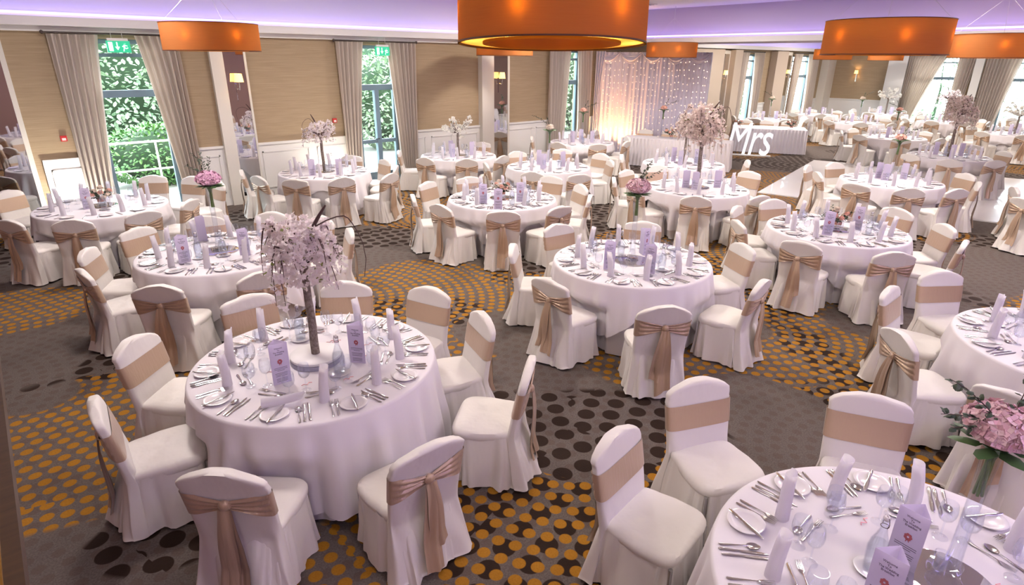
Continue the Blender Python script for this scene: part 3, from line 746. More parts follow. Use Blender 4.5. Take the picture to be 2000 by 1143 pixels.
def curtain(label, a0, a1, b0, b1, base, along_x=True, seed=0, bow=0.0, z1=3.12):
    r = random.Random(seed); rows = []; n = 150; nf = max(4, round(abs(a1-a0)/.115)); p = r.uniform(0, 6)
    for k in range(22):
        t = k/21; z = z1-(z1-.02)*t; row = []; q = t**.85
        for j in range(n):
            u = j/(n-1); x = (a0+(a1-a0)*u)*(1-q)+(b0+(b1-b0)*u)*q+bow*sin(PI*t)*(u)
            y = -.13-.052*sin(2*PI*nf*u+p+.8*sin(5*u+2.5*t+p))*(.65+.35*sin(t*2.2+.5))-.012*sin(nf*3.1*u+t*3)
            row.append((x, base+y, z) if along_x else (base+y, x, z))
        rows.append(row)
    m = MB().grid(rows); m.grid([[(x+.004*(not along_x), y+.004*along_x, z) for x, y, z in reversed(rw)] for rw in rows])
    o = ob('curtain', m.mesh('curtain', 85, CURT)); tag(o, label, 'curtain', 'pleated oatmeal curtains'); return o
def pole(label, a, b, base, along_x=True):
    m = MB(); P = (lambda u, v, z: (u, base+v, z)) if along_x else (lambda u, v, z: (base+v, u, z))
    m.tube([P(a, -.13, 3.14), P(b, -.13, 3.14)], .016, 8)
    for u in (a, b): m.lathe([(.005, -.03), (.026, -.015), (.026, .015), (.005, .03)], 12, P(u, -.13, 3.14))
    for u in (a+.06, b-.06): m.tube([P(u, 0, 3.14), P(u, -.13, 3.14)], .009, 6)
    tag(ob('curtain_pole', m.mesh('curtain_pole', True, POLE)), label, 'curtain pole', 'dark curtain poles')
CU_ = [('left curtain of the far-left window beside the fire call point', 1.33, 2.03, 1.36, 1.70, 0), ('right curtain of the far-left window, left of the mirror pilaster', 2.54, 3.21, 2.90, 3.24, 0),
       ('left curtain of the glass doors, right of the fire call point', 6.25, 6.90, 6.27, 6.58, 0), ('right curtain of the glass doors in the window wall', 7.42, 8.19, 7.70, 8.12, 0),
       ('left curtain of the narrow window before the lit backdrop', 12.6, 13.44, 12.6, 13.25, 0), ('right curtain of the narrow window before the lit backdrop', 13.76, 14.39, 13.95, 14.4, 0),
       ('curtain just right of the lit backdrop, far hall', 23.0, 23.75, 23.0, 23.5, 0), ('second curtain right of the lit backdrop, far hall', 24.2, 24.98, 24.45, 24.98, 0),
       ('left curtain of the second far hall side window', 27.75, 28.5, 27.75, 28.2, 0), ('right curtain of the second far hall side window', 29.2, 30.3, 29.5, 30.3, 0)]
for k, (l, a0, a1, b0, b1, bw) in enumerate(CU_): curtain('oatmeal pleated '+l, a0, a1, b0, b1, WY, True, k, bw)
for l, a, b in (('over the far-left window', 1.28, 3.26), ('over the glass doors', 6.2, 8.24), ('over the narrow window before the backdrop', 12.55, 14.44), ('over the first far hall side window', 22.97, 25.0), ('over the second far hall side window', 27.7, 30.35)): pole('dark curtain pole '+l, a, b, WY)
curtain('oatmeal curtain swept aside at the end wall, left of the bright window', 9.2, 7.75, 9.2, 8.75, X1, False, 20)
curtain('oatmeal curtain at the end wall, right of its bright window', 7.35, 6.7, 7.35, 6.95, X1, False, 21)
curtain('oatmeal curtain left of the end wall window at the right edge', 6.4, 5.2, 6.4, 5.65, X1, False, 22)
pole('dark curtain pole over the bright end wall window', 6.65, 9.25, X1, False); pole('dark curtain pole over the end wall window at the right edge', 3.0, 6.42, X1, False)

# mirrored pilasters with sconces
def pilaster(label, a, m0, m1, b, d=.10):
    t = thing('mirror_pilaster', label, 'mirror', ((a+b)/2, WY-d, 0), 0, None); t0 = -(a+b)/2
    f = MB(); f.box(a+t0, m0+t0, 0, d, 0, TOPZ-.02); f.box(m1+t0, b+t0, 0, d, 0, TOPZ-.02); f.box(m0+t0, m1+t0, 0, d, 0, .16); f.box(m0+t0, m1+t0, 0, d, 3.05, TOPZ-.02)
    ob('frame', f.mesh('frame', False, CREAM), t)
    ob('mirror_glass', MB().box(m0+t0, m1+t0, .012, .03, .16, 3.05).mesh('mirror_glass', False, CHROME), t); return t
pilaster('large white-framed wall mirror at the left edge of the photo', -1.2, -1.1, .68, .75, .04)
pilaster('cream pilaster with tall mirror between far-left window and glass doors', 3.72, 3.95, 4.33, 4.37)
pilaster('cream pilaster with tall mirror between glass doors and narrow window', 10.16, 10.56, 11.04, 11.1, .16)
pilaster('tall mirror strip just right of the lit backdrop', 21.72, 21.78, 22.33, 22.38, .1)
pilaster('tall mirror strip further along the far hall side wall', 26.87, 26.93, 27.55, 27.6, .1)
SHADEW = mat('lit_sconce_shade', (.95, .75, .45), .7, emit=(1.0, .50, .12), es=3.0)
def sconce(x, y, z, label, dx=0, dy=-1):
    t = thing('wall_sconce', label, 'wall light', (x, y, z), math.atan2(dy, dx)+PI/2, 'lit wall sconces')
    ob('bracket', MB().box(-.03, .03, -.02, 0, -.35, .02).tube([(0, -.01, -.12), (0, -.10, -.14), (0, -.12, -.06), (0, -.12, 0)], .008, 6).mesh('bracket', True, CHROME), t)
    ob('lamp_shade', MB().lathe([(.085, 0), (.065, .15)], 24, (0, -.12, .0), False).mesh('lamp_shade', True, SHADEW), t)
    point('sconce_bulb', (x+dx*.12, y+dy*.12, z+.09), 5, (1, .62, .28), .03)
sconce(4.14, WY-.09, 2.35, 'lit wall sconce on the mirror pilaster near the far-left window')
sconce(10.74, WY-.15, 2.33, 'lit wall sconce on the pilaster beside the white blossom table')
sconce(22.0, WY-.09, 2.32, 'lit wall sconce on the mirror just right of the backdrop')
sconce(27.2, WY-.09, 2.32, 'lit wall sconce on the further mirror of the far hall')
sconce(X1-.01, 11.26, 2.3, 'lit wall sconce alone on the tan end wall', -1, 0)

# exit signs and fire call points
def exit_sign(x, y, z, label):
    t = thing('exit_sign', label, 'exit sign', (x, y, z), 0, 'green exit signs')
    ob('sign_box', MB().box(-.17, .17, -.02, .02, -.09, .09).mesh('sign_box', False, emis('exit_green', (.02, .42, .22), .9)), t)
    g = MB(); wm = emis('exit_white', (.75, 1, .9), 1.2)
    g.box(-.145, -.085, -.024, -.0205, -.07, .07)
    g.box(-.028, -.012, -.024, -.0205, -.01, .07); g.add([(-.055, -.0225, 0), (.015, -.0225, 0), (-.02, -.0225, -.055)], [(0, 1, 2)])
    g.lathe([(.0, 0), (.014, .001)], 10, (.085, 0, .0)); g.v = g.v
    ob('arrow_symbol', g.mesh('arrow_symbol', False, wm), t)
    p = MB()
    p.tube([(.095, -.023, .05), (.0951, -.023, .051)], .016, 8)
    p.tube([(.085, -.023, .03), (.075, -.023, -.015)], .013, 6); p.tube([(.085, -.023, .025), (.125, -.023, .01)], .006, 5); p.tube([(.083, -.023, .025), (.05, -.023, .0)], .006, 5)
    p.tube([(.075, -.023, -.015), (.105, -.023, -.03), (.13, -.023, -.015)], .007, 5); p.tube([(.075, -.023, -.015), (.06, -.023, -.07)], .007, 5)
    ob('running_figure', p.mesh('running_figure', True, wm), t)
    ob('hanger', MB().box(-.15, .15, -.02, .02, .09, .13).tube([(-.08, 0, .13), (-.08, 0, .32)], .003, 5).tube([(.08, 0, .13), (.08, 0, .32)], .003, 5).mesh('hanger', False, WHITE), t)
exit_sign(2.26, WY-.28, 2.94, 'green running-man exit sign over the far-left window')
exit_sign(7.25, WY-.28, 2.94, 'green running-man exit sign over the glass doors')
def call_point(x, z, label):
    t = thing('fire_call_point', label, 'fire alarm', (x, WY, z), 0, None)
    ob('housing', MB().box(-.045, .045, -.045, 0, -.045, .045).mesh('housing', False, mat('alarm_red', (.55, .03, .03), .4)), t)
    ob('break_glass', MB().box(-.028, .028, -.048, -.045, -.030, .010).mesh('break_glass', False, WHITE), t)
call_point(1.22, 1.5, 'red fire call point on tan wall left of the far-left window')
call_point(6.1, 1.52, 'red fire call point on tan wall left of the glass doors')

# ceiling fittings
def downlight(x, y):
    t = thing('ceiling_downlight', 'round ceiling downlight above the hall, in a set with added fill', 'ceiling light', (x, y, CEIL), 0, 'round ceiling downlights')
    ob('trim_ring', MB().lathe([(.29, -.03), (.32, -.03), (.32, 0), (.29, 0)], 32).mesh('trim_ring', True, WHITE), t)
for x, y, p in DOWN: downlight(x, y)
v = thing('ceiling_vent', 'slotted white air vent in the ceiling above the bulkhead', 'vent', (13.2, 10.0, CEIL-.005), 0)
ob('vent_frame', MB().box(-.3, .3, -.3, .3, -.02, 0).mesh('vent_frame', False, WHITE), v)
mb = MB()
for k in range(6): mb.box(-.25, .25, -.25+k*.09, -.21+k*.09, -.024, -.02)
ob('vent_slots', mb.mesh('vent_slots', False, BLACK), v)

# ------------------------------------------------------------------ drum pendants
SHM = shademat(); RIMM = mat('dark_shade_trim', (.10, .03, .01), .7)
def diffmat():
    m = bpy.data.materials.new('amber_diffuser'); m.use_nodes = True; nt = m.node_tree; nt.nodes.clear()
    o = nt.nodes.new('ShaderNodeOutputMaterial'); t = nt.nodes.new('ShaderNodeBsdfTranslucent'); t.inputs[0].default_value = (1, .78, .22, 1); e = nt.nodes.new('ShaderNodeEmission'); e.inputs[0].default_value = (1, .56, .07, 1); e.inputs[1].default_value = .55; a = nt.nodes.new('ShaderNodeAddShader')
    nt.links.new(t.outputs[0], a.inputs[0]); nt.links.new(e.outputs[0], a.inputs[1]); nt.links.new(a.outputs[0], o.inputs[0]); return m
DIFF = diffmat()
DR, DH = .65, .37
SH = MB().lathe([(DR, 0), (DR, DH), (DR-.008, DH), (DR-.008, 0)], 72, cap=False).mesh('drum_shade', 40, SHM)
SHI = MB().lathe([(DR*.74, .0), (DR*.74, DH*.7), (DR*.74-.006, DH*.7), (DR*.74-.006, .0)], 64, cap=False).mesh('inner_shade', 40, SHM)
RIM = MB().lathe([(DR+.004, 0), (DR+.004, .010), (DR-.012, .010), (DR-.012, 0)], 72, cap=False).lathe([(DR+.004, DH-.008), (DR+.004, DH), (DR-.012, DH), (DR-.012, DH-.008)], 72, cap=False).mesh('rim', 40, RIMM)
DIFM = MB().grid([[(r_*cos(2*PI*j/64), r_*sin(2*PI*j/64), .015) for j in range(64)] for r_ in (DR-.01, DR*.74)], True).mesh('diffuser', False, DIFF)
BULB = MB().lathe([(.004, -.05), (.024, -.03), (.03, 0), (.022, .03), (.012, .045), (.012, .07)], 14).mesh('bulb', True, mat('lit_bulb', (1, .9, .7), .5, emit=(1, .62, .25), es=12))
CORD = MB(); CORD.tube([(0, 0, .95), (0, 0, 2)], .004, 6)
for k in range(3):
    a = 2*PI*k/3; CORD.tube([(0, 0, .95), ((DR-.01)*cos(a), (DR-.01)*sin(a), DH)], .002, 5)
def pendant(x, y, label, zb=2.86, power=9, rz=0, tilt=0):
    t = thing('drum_pendant', label, 'pendant lamp', (x, y, zb), rz, 'orange drum pendants')
    if tilt: t.rotation_euler = (Matrix.Rotation(tilt, 3, Vector((CR.x, CR.y, 0)))@Matrix.Rotation(rz, 3, 'Z')).to_euler()
    ob('drum_shade', SH, t); ob('inner_shade', SHI, t); ob('rim', RIM, t); ob('diffuser', DIFM, t)
    c = MB(); c.v = [(a, b, min(z, CEIL-zb)) for a, b, z in CORD.v]; c.f = CORD.f; ob('cord', c.mesh('cord', True, LEGM), t)
    for k in range(6):
        a = 2*PI*k/6+.25+rz; r_ = DR*.91
        ob('bulb', BULB, t, (r_*cos(a-rz), r_*sin(a-rz), .20)); point('pendant_bulb', (x+r_*cos(a)*.995, y+r_*sin(a)*.995, zb+.19), power, (1, .74, .42), .028)
for x, y, l, rz in ((3.21, 3.17, 'largest orange drum pendant, cut by the top of the photo', .2), (2.99, 9.85, 'orange drum pendant at the left, before the window wall', .5), (8.17, 2.67, 'orange drum pendant hanging right of centre, complete', .35),
                ((ray(1940, 112)*9.9).x, (ray(1940, 112)*9.9).y, 'orange drum pendant cut by the right edge', .1), (15.29-.9, 10.46-.7, 'small orange drum pendant before the lit backdrop', .6), (9.72, 11.1, 'orange drum pendant mostly hidden behind the largest one', 0),
                (24.78, 9.75, 'distant orange drum pendant behind the complete one, left side', .3), (29.3, 9.4, 'most distant orange drum pendant, a sliver under the complete one', .2)):
    pendant(x, y, l, 2.87+.02*(x < 3.5 and y < 5), 7.5 if x < 20 else 6, rz, -.055 if (x < 3.5 and y < 5) else 0)

# ------------------------------------------------------------------ outside
struct('ground', MB().box(-12, 60, WY+.25, 40, -.2, -.06).box(X1+.25, 60, -20, WY+.25, -.2, -.06), mat('pale_paving', (.42, .43, .40), .9, noise=(3, (.34, .36, .33))))
BUSHM = mat('hedge_leaf', (.035, .12, .03), .6, island=(.12, .26, .07)); BUSHD = mat('haze_paled_leaf', (.12, .21, .12), .6, island=(.34, .44, .30)); CORE = mat('hedge_core', (.015, .04, .015), .9)  # second leaf colour is paled to stand in for haze and overexposure
def bush(x, y, sx, sy, sz, label, seed, m, n=2600, ls=.11, solid=True):
    r = random.Random(seed); mb = MB(); core = MB()
    t = thing('hedge_shrub', label, 'shrub', (x, y, -.06), 0, 'garden shrubs outside')
    rows = []
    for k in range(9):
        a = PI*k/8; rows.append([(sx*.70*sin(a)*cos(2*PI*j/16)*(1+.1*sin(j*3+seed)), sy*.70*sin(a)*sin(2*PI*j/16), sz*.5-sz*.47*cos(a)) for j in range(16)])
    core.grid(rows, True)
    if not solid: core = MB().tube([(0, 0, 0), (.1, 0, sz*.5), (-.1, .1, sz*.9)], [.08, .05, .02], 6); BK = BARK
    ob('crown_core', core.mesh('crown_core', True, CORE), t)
    for k in range(n):
        d = rdir(r); q = Vector((d.x*sx, d.y*sy, sz*.5+d.z*sz*.5))*1; q.x *= r.uniform(.85, 1.08); q.y *= r.uniform(.85, 1.05); 
        q.z = max(.03, q.z)
        leaf(mb, q, d+rdir(r), ls*r.uniform(.6, 1.3), ls*.3, r)
    o = ob('leaves', mb.mesh('leaves', False, m), t); o['kind'] = 'stuff'
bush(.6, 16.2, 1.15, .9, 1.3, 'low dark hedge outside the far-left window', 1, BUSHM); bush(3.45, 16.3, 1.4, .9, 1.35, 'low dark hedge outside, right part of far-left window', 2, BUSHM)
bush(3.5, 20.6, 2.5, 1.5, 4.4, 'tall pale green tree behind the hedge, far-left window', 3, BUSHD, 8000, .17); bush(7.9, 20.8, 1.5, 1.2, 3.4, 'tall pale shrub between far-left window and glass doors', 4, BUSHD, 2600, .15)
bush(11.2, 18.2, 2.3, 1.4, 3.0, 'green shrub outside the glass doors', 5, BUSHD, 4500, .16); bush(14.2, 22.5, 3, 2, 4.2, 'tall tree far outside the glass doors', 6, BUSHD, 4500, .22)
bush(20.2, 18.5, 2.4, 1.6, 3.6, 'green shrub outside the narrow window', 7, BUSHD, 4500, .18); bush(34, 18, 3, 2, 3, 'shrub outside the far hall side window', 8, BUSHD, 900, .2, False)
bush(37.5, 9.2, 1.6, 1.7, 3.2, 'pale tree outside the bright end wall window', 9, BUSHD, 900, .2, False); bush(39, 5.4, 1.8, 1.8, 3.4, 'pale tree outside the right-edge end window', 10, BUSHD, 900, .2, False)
rl = thing('garden_railing', 'white metal railing outside the far-left window', 'railing', (2.6, 14.3, -.06))
mb = MB(); mb.tube([(-3, 0, 1.22), (4, 0, 1.22)], .022, 8); mb.tube([(-3, 0, .66), (4, 0, .66)], .018, 8); ob('rail', mb.mesh('rail', True, WHITE), rl)
for k in range(5): ob('post', MB().tube([(0, 0, 0), (0, 0, 1.22)], .02, 8).mesh('post', True, WHITE), rl, (-2.8+k*1.55, 0, 0))

# ------------------------------------------------------------------ clock words for places round a table
HR = ['twelve', 'one', 'two', 'three', 'four', 'five', 'six', 'seven', 'eight', 'nine', 'ten', 'eleven']
RI2 = Vector((CR.x, CR.y)).normalized()
def hour(cx, cyy, x, y):
    v = Vector((x-cx, y-cyy)); d = Vector((cx, cyy)).normalized(); return (math.degrees(math.atan2(v.dot(RI2), v.dot(d)))/15) % 24
def word(h24): return ("%s o'clock" % HR[h24//2]) if h24 % 2 == 0 else 'half past '+HR[h24//2]
def assign(hs):
    used = set(); out = [None]*len(hs)
    for i in sorted(range(len(hs)), key=lambda i: abs(hs[i]-round(hs[i]))):
        b = round(hs[i]) % 24
        for d in (0, 1, -1, 2, -2, 3, -3, 4, -4, 5, -5, 6, -6):
            if (b+d) % 24 not in used: used.add((b+d) % 24); out[i] = (b+d) % 24; break
    return out
SEATS = []
def chairs_at(cx, cyy, tops, name, free=()):
    P = []; out = []; pol = []
    for q in tops:
        if q[2:] == ('a',): pol.append([math.radians(q[0]), q[1]-.30])
        else:
            p = at(q[0], q[1], .865); pol.append([math.atan2(p.y-cyy, p.x-cx), min(1.55, max(1.02, math.hypot(p.x-cx, p.y-cyy)-.30))])
    order = sorted(range(len(pol)), key=lambda i: pol[i][0] % (2*PI))
    for it in range(80):                       # neighbours at one table keep elbow room
        for i, k in enumerate(order):
            j = order[(i+1) % len(order)]
            if j == k: continue
            gap = (pol[j][0]-pol[k][0]) % (2*PI); need = 2*math.asin(.305/min(pol[j][1], pol[k][1]))
            if gap < need: pol[j][0] += (need-gap)/2; pol[k][0] -= (need-gap)/2
    for an, d in pol:
        c_ = Vector((cx+d*cos(an), cyy+d*sin(an))); 
        if c_.y > 11.62:
            c_.y = 11.62; dy = abs(11.62-cyy)
            if (c_.x-cx)**2+dy*dy < 1.08: c_.x = cx+math.copysign(math.sqrt(max(0, 1.1-dy*dy)), c_.x-cx)
        for it in range(30):
            mv = False
            for q_ in SEATS:
                dv = c_-q_; L0 = dv.length
                if L0 < .58:
                    dv = dv/L0 if L0 > 1e-4 else Vector((1, 0)); c_ = c_+dv*(.585-L0); mv = True
            if not mv: break
        if min([(c_-q_).length for q_ in SEATS]+[math.hypot(c_.x-q_[0], c_.y-q_[1]) for q_ in out]+[9]) < (.56 if cx > 8 or cyy > 9 else .4): continue
        f = math.atan2(cyy-c_.y, cx-c_.x); p = Vector((c_.x-.300*cos(f), c_.y-.300*sin(f), 0)); P.append((p, f)); out.append((c_.x, c_.y))
    SEATS.extend(Vector(q) for q in out)
    hs = assign([hour(cx, cyy, p.x, p.y) for p, f in P])
    for (p, f), h in zip(P, hs):
        v = cos(f)*p.x+sin(f)*p.y; v /= math.hypot(p.x, p.y)
        side = 'bow showing' if v > .45 else ('flat sash showing' if v < -.45 else 'side-on')
        chair(p.x+.300*cos(f), p.y+.300*sin(f), f, "covered chair at %s of the %s, %s" % (word(h), name, side), 'chairs round the '+name)
    return out
def ring(n, off, r=1.38): return [(off+360*k/n, r, 'a') for k in range(n)]

def table(cx, cyy, name, tops, n=10, off=0, near=True, cl=0, menus=(), bottles=(), skip=(), lying=None, long=False, seatjit=True):
    t = thing('banquet_table', 'round folding banquet table under the %s cloth' % name, 'table', (cx, cyy, 0), 0, None)
    ob('tabletop', TOPM, t)
    for a in (0, 1, 2, 3): ob('leg', TLEG, t, (.5*cos(a*PI/2+.7), .5*sin(a*PI/2+.7), 0))

    placed = chairs_at(cx, cyy, tops, name)
    dents = [(math.hypot(x-cx, y-cyy)-.275, math.atan2(y-cyy, x-cx), .27) for x, y in placed]
    cm_, um_ = cloths(cl, long, dents)
    ob('table_skirt', um_, t)
    o = ob('tablecloth', cm_, loc=(cx, cyy, 0)); tag(o, 'white round-draped cloth of the '+name, 'tablecloth', None)
    r = random.Random(cl*13+int(cx*10)); H = assign([hour(cx, cyy, cx+cos(math.radians(off+360*k/n)), cyy+sin(math.radians(off+360*k/n))) for k in range(n)])
    for k in range(n):
        a = math.radians(off+360*k/n)+r.uniform(-.03, .03); w = "%s place of the %s" % (word(H[k]), name)
        ox, oy = cos(a), sin(a); tx, ty = -sin(a), cos(a)       # outward and to the diner's left
        def P(rr, s): return (cx+ox*rr+tx*s, cyy+oy*rr+ty*s)
        def put(nm, me, rr, s, ang, lab, cat, grp, z=.7585):
            x, y = P(rr, s); o = ob(nm, me, loc=(x, y, z), rz=a+ang); tag(o, lab+w, cat, grp); return o
        J = lambda q=.006: r.uniform(-q, q)
        if k in skip: continue
        if lying == k:
            x, y = P(.66, .05); o = ob('napkin', NAPK[k % 4], loc=(x, y, .793), rot=(0, PI/2, a+2.2)); tag(o, 'rolled white napkin lying flat, '+w, 'napkin', 'rolled napkins')
        else: put('napkin', NAPK[k % 4], .60+J(), J(), r.uniform(0, 6), 'standing rolled napkin, ', 'napkin', 'rolled napkins')
        put('side_plate', PLATE, .70, .165+J(), 0, 'white side plate, ', 'plate', 'side plates')
        put('knife', KNIFE, .70+J(), -.098+J(.002), PI+J(.03), 'steel %sknife, ' % ('inner ' if near else 'table '), 'knife', 'knives')
        put('fork', FORK, .70+J(), .070+J(.002), PI+J(.03), 'steel %sfork, ' % ('inner ' if near else 'table '), 'fork', 'forks')
        ang2 = a+1.2; gx, gy = P(.42+J(.012), -.10+J(.01)); goblet(gx, gy, 'clear wine glass, '+w)
        if near:
            put('knife', KNIFE, .70+J(), -.125+J(.002), PI+J(.03), 'steel outer knife, ', 'knife', 'knives')
            put('fork', FORK, .70+J(), .038+J(.002), PI+J(.03), 'steel outer fork, ', 'fork', 'forks')
            put('spoon', SPOON, .70+J(), -.160+J(.003), PI+J(.04), 'steel soup spoon, ', 'spoon', 'spoons')
            put('spoon', SPOON, .515, .0+J(.02), PI/2+J(.06), 'steel dessert spoon, ', 'spoon', 'spoons')
            put('fork', FORK, .470, .0+J(.02), -PI/2+J(.06), 'steel dessert fork, ', 'fork', 'forks')
            put('butter_knife', KNIFE, .70, .18, PI+J(.4), 'butter knife on the side plate, ', 'butter knife', 'butter knives', .772)
            gx, gy = P(.44+J(.012), -.20+J(.01)); goblet(gx, gy, 'clear water goblet, '+w, False)
    return t
def foil(cx, cyy, where):
    r = random.Random(int(cx*77)); m = MB()
    for k in range(7):
        a = r.uniform(0, 6.28); rr = r.uniform(.26, .42); x, y = rr*cos(a), rr*sin(a)
        m.tube([(x+.018*i, y+.012*sin(i*2.4), 0) for i in range(5)], .0022, 5)
    o = ob('foil_scatter', m.mesh('foil_scatter', True, PINKFOIL), loc=(cx, cyy, .761)); tag(o, 'rose foil script confetti scattered '+where, 'confetti', None, 'stuff')

# ------------------------------------------------------------------ tables, chairs and what stands on them
K = .918
TAB = []
def face_cam(x, y, off=0): return math.atan2(-y, -x)+PI/2+math.radians(off)
def px(x, y, z=.757): p = at(x, y, z); return p.x, p.y
def extras(cx, cyy, name, menus=(), bottles=(), near=True):
    for i, (mx, my, o) in enumerate(menus):
        x, y = px(mx, my); h = assign([hour(cx, cyy, x, y)])[0]
        menu(x, y, face_cam(x, y, o), "menu card at %s of the %s" % (word(h), name), near)
    for i, (bx_, by_) in enumerate(bottles):
        x, y = px(bx_, by_); h = assign([hour(cx, cyy, x, y)])[0]
        bottle(x, y, '%s side, %s' % (word(h), name))
def auto_extras(cx, cyy, name, seed, nm=3, nb=2):
    r = random.Random(seed); a0 = r.uniform(0, 360)
    for i in range(nm):
        a = math.radians(a0+i*360/nm); x, y = cx+.30*cos(a), cyy+.30*sin(a); h = assign([hour(cx, cyy, x, y)])[0]
        menu(x, y, r.uniform(0, 6.28), "menu card at %s of the %s" % (word(h), name), False)
    for i in range(nb):
        a = math.radians(a0+60+i*120); x, y = cx+.34*cos(a), cyy+.34*sin(a); h = assign([hour(cx, cyy, x, y)])[0]
        bottle(x, y, '%s side, %s' % (word(h), name))

c = (1.505, 3.773); N1 = 'front-left blossom table'
table(*c, N1, [(180, 792), (257, 662), (425, 925), (838, 872), (1038, 706), (935, 608), (850, 565), (692, 556), (500, 592)], 10, 248, True, 0, lying=9, long=True)
extras(*c, N1, [(550, 745, 12), (703, 705, -25)], [(664, 730), (588, 664)]); foil(*c, 'on the front-left table')
c2 = (2.48, .20); N2 = 'bottom-right hydrangea table'
table(*c2, N2, [(1200, 846), (1362, 742), (1705, 772)], 10, 200, True, 1, long=True)
extras(*c2, N2, [(1762, 1100, -14), (1715, 1190, -10)], [(1702, 1115)]); foil(*c2, 'on the bottom-right table')
c3 = (5.09, 3.70); N3 = 'centre hydrangea table'
table(*c3, N3, [(1072, 548), (1300, 601), (1493, 550), (1456, 478), (1257, 433), (1096, 441), (1001, 480)], 10, 232, True, 2)
extras(*c3, N3, [(1187, 524, 20), (1270, 532, -20), (1256, 496, 60)], [(1212, 500), (1292, 528)])
c4 = (8.19, 2.76); N4 = 'right-of-centre posy table'
table(*c4, N4, [(1443, 404), (1449, 432), (1566, 473), (1752, 494), (1855, 441), (1889, 470), (1756, 408), (1519, 393)], 10, 215, True, 3)
extras(*c4, N4, [(1614, 458, 10), (1676, 448, -30)], [(1695, 458)])
c5 = (1.83, 6.95); N5 = 'left hydrangea table'
table(*c5, N5, [(170, 487), (160, 528), (302, 560), (510, 533), (683, 445), (275, 443), (421, 425), (537, 415), (612, 420)], 10, 240, True, 4)
extras(*c5, N5, [(360, 512, 15), (482, 497, -25), (398, 470, 100)], [(390, 505), (437, 500)])
c13 = (6.0, .09); N13 = 'right-edge front table'
table(*c13, N13, [(1737, 562), (1755, 650), (1838, 530), (1985, 770)], 10, 190, True, 5, long=True)
c7 = (6.07, 6.98); N7 = 'mid-room posy table'
table(*c7, N7, [(838, 354), (806, 384), (851, 399), (983, 412), (1093, 403), (1137, 362), (1154, 382), (1078, 344), (908, 346)], 10, 226, True, 6)
extras(*c7, N7, [(943, 397, 10), (973, 408, 0), (1017, 394, -15)], [(1000, 402), (1030, 398)])
c6 = (1.25, 10.33); N6 = 'far-left window posy table'
table(*c6, N6, [(27, 430), (137, 428), (263, 410), (366, 391), (425, 354), (380, 345), (302, 341), (8, 372)], 10, 250, False, 7)
extras(*c6, N6, [(172, 408, 12)], [(205, 410)], True)
c8 = (4.99, 10.95); N8 = 'glass-door pink blossom table'
table(*c8, N8, [(472, 337), (498, 344), (522, 316), (585, 303), (594, 351), (673, 348), (754, 334), (777, 337), (737, 313)], 10, 236, False, 8)
extras(*c8, N8, [(610, 343, 10), (664, 341, -10)], [(640, 336), (650, 328)], False)
c9 = (8.25, 11.0); N9 = 'wall-side white blossom table'
table(*c9, N9, [(837, 307), (906, 305), (939, 276), (966, 282), (786, 278), (964, 303)], 10, 232, False, 9)
auto_extras(*c9, N9, 3)
c10 = (8.75, 8.62); N10 = 'peach-rose vase table'
table(*c10, N10, [(1046, 337), (1127, 341), (1188, 313), (1010, 296), (1176, 300), (972, 318), (1100, 290)], 10, 226, False, 10)
auto_extras(*c10, N10, 4, 3, 2)
c11 = (9.21, 5.45); N11 = 'tall dusky blossom table'
table(*c11, N11, [(1254, 363), (1361, 383), (1462, 377), (1222, 332), (1198, 348), (1283, 322), (1466, 335)], 10, 214, False, 11)
extras(*c11, N11, [(1338, 366, 10), (1358, 370, -15), (1400, 366, 5)], [(1385, 358)], False)
c12 = (12.6, 3.50); N12 = 'dance-floor rose table'
table(*c12, N12, [(1676, 359), (1778, 369), (1872, 370), (1912, 356), (1890, 339), (1628, 318), (1593, 335), (1575, 324)], 10, 200, False, 12)
extras(*c12, N12, [(1727, 352, 8), (1765, 350, -20), (1712, 348, 30)], [(1760, 340)], False)
c14 = (13.45, .45); N14 = 'table beyond right edge'
table(*c14, N14, [(1968, 379), (1994, 372)], 8, 170, False, 13)
c20 = (11.3, 7.10); N20 = 'smaller dusky blossom table'
table(*c20, N20, [(1283, 306), (1374, 310), (1481, 322), (1502, 315)], 10, 214, False, 14); auto_extras(*c20, N20, 8)
c18 = (12.25, 10.85); N18 = 'narrow-window rose table'
table(*c18, N18, [(a_, 1.30, 'a') for a_ in (62, 105, 150, 195, 240, 285, 328)], 8, 236, False, 15); auto_extras(*c18, N18, 9)
c15 = (17.1, 3.68); N15 = 'leaning dusky blossom table'
table(*c15, N15, [(1855, 312), (1948, 314), (1965, 296), (1798, 300), (1822, 284), (1905, 283)], 8, 200, False, 16); auto_extras(*c15, N15, 10)
c16 = (20.3, 5.84); N16 = 'far small-rose table'
table(*c16, N16, ring(8, 205), 8, 205, False, 17); auto_extras(*c16, N16, 11, 2, 1)
c17 = (24.3, 3.7); N17 = 'far right-edge table'
table(*c17, N17, ring(8, 200), 8, 200, False, 18); auto_extras(*c17, N17, 12, 2, 1)
FAR = [((24.2, 8.2), 'far cream-rose table', 19), ((26.6, 10.7), 'far side-curtain table', 20), ((29.5, 9.0), 'end-wall white blossom table', 21),
       ((27.2, 6.3), 'bright-window blossom table', 22), ((22.9, 10.9), 'gift-table rear rose table', 23), ((29.2, 3.6), 'furthest right-edge table', 24)]
for cc, nm, k in FAR:
    table(*cc, nm, ring(8, 205+k*7), 6, 205+k*7, False, k); auto_extras(*cc, nm, k, 2, 0)

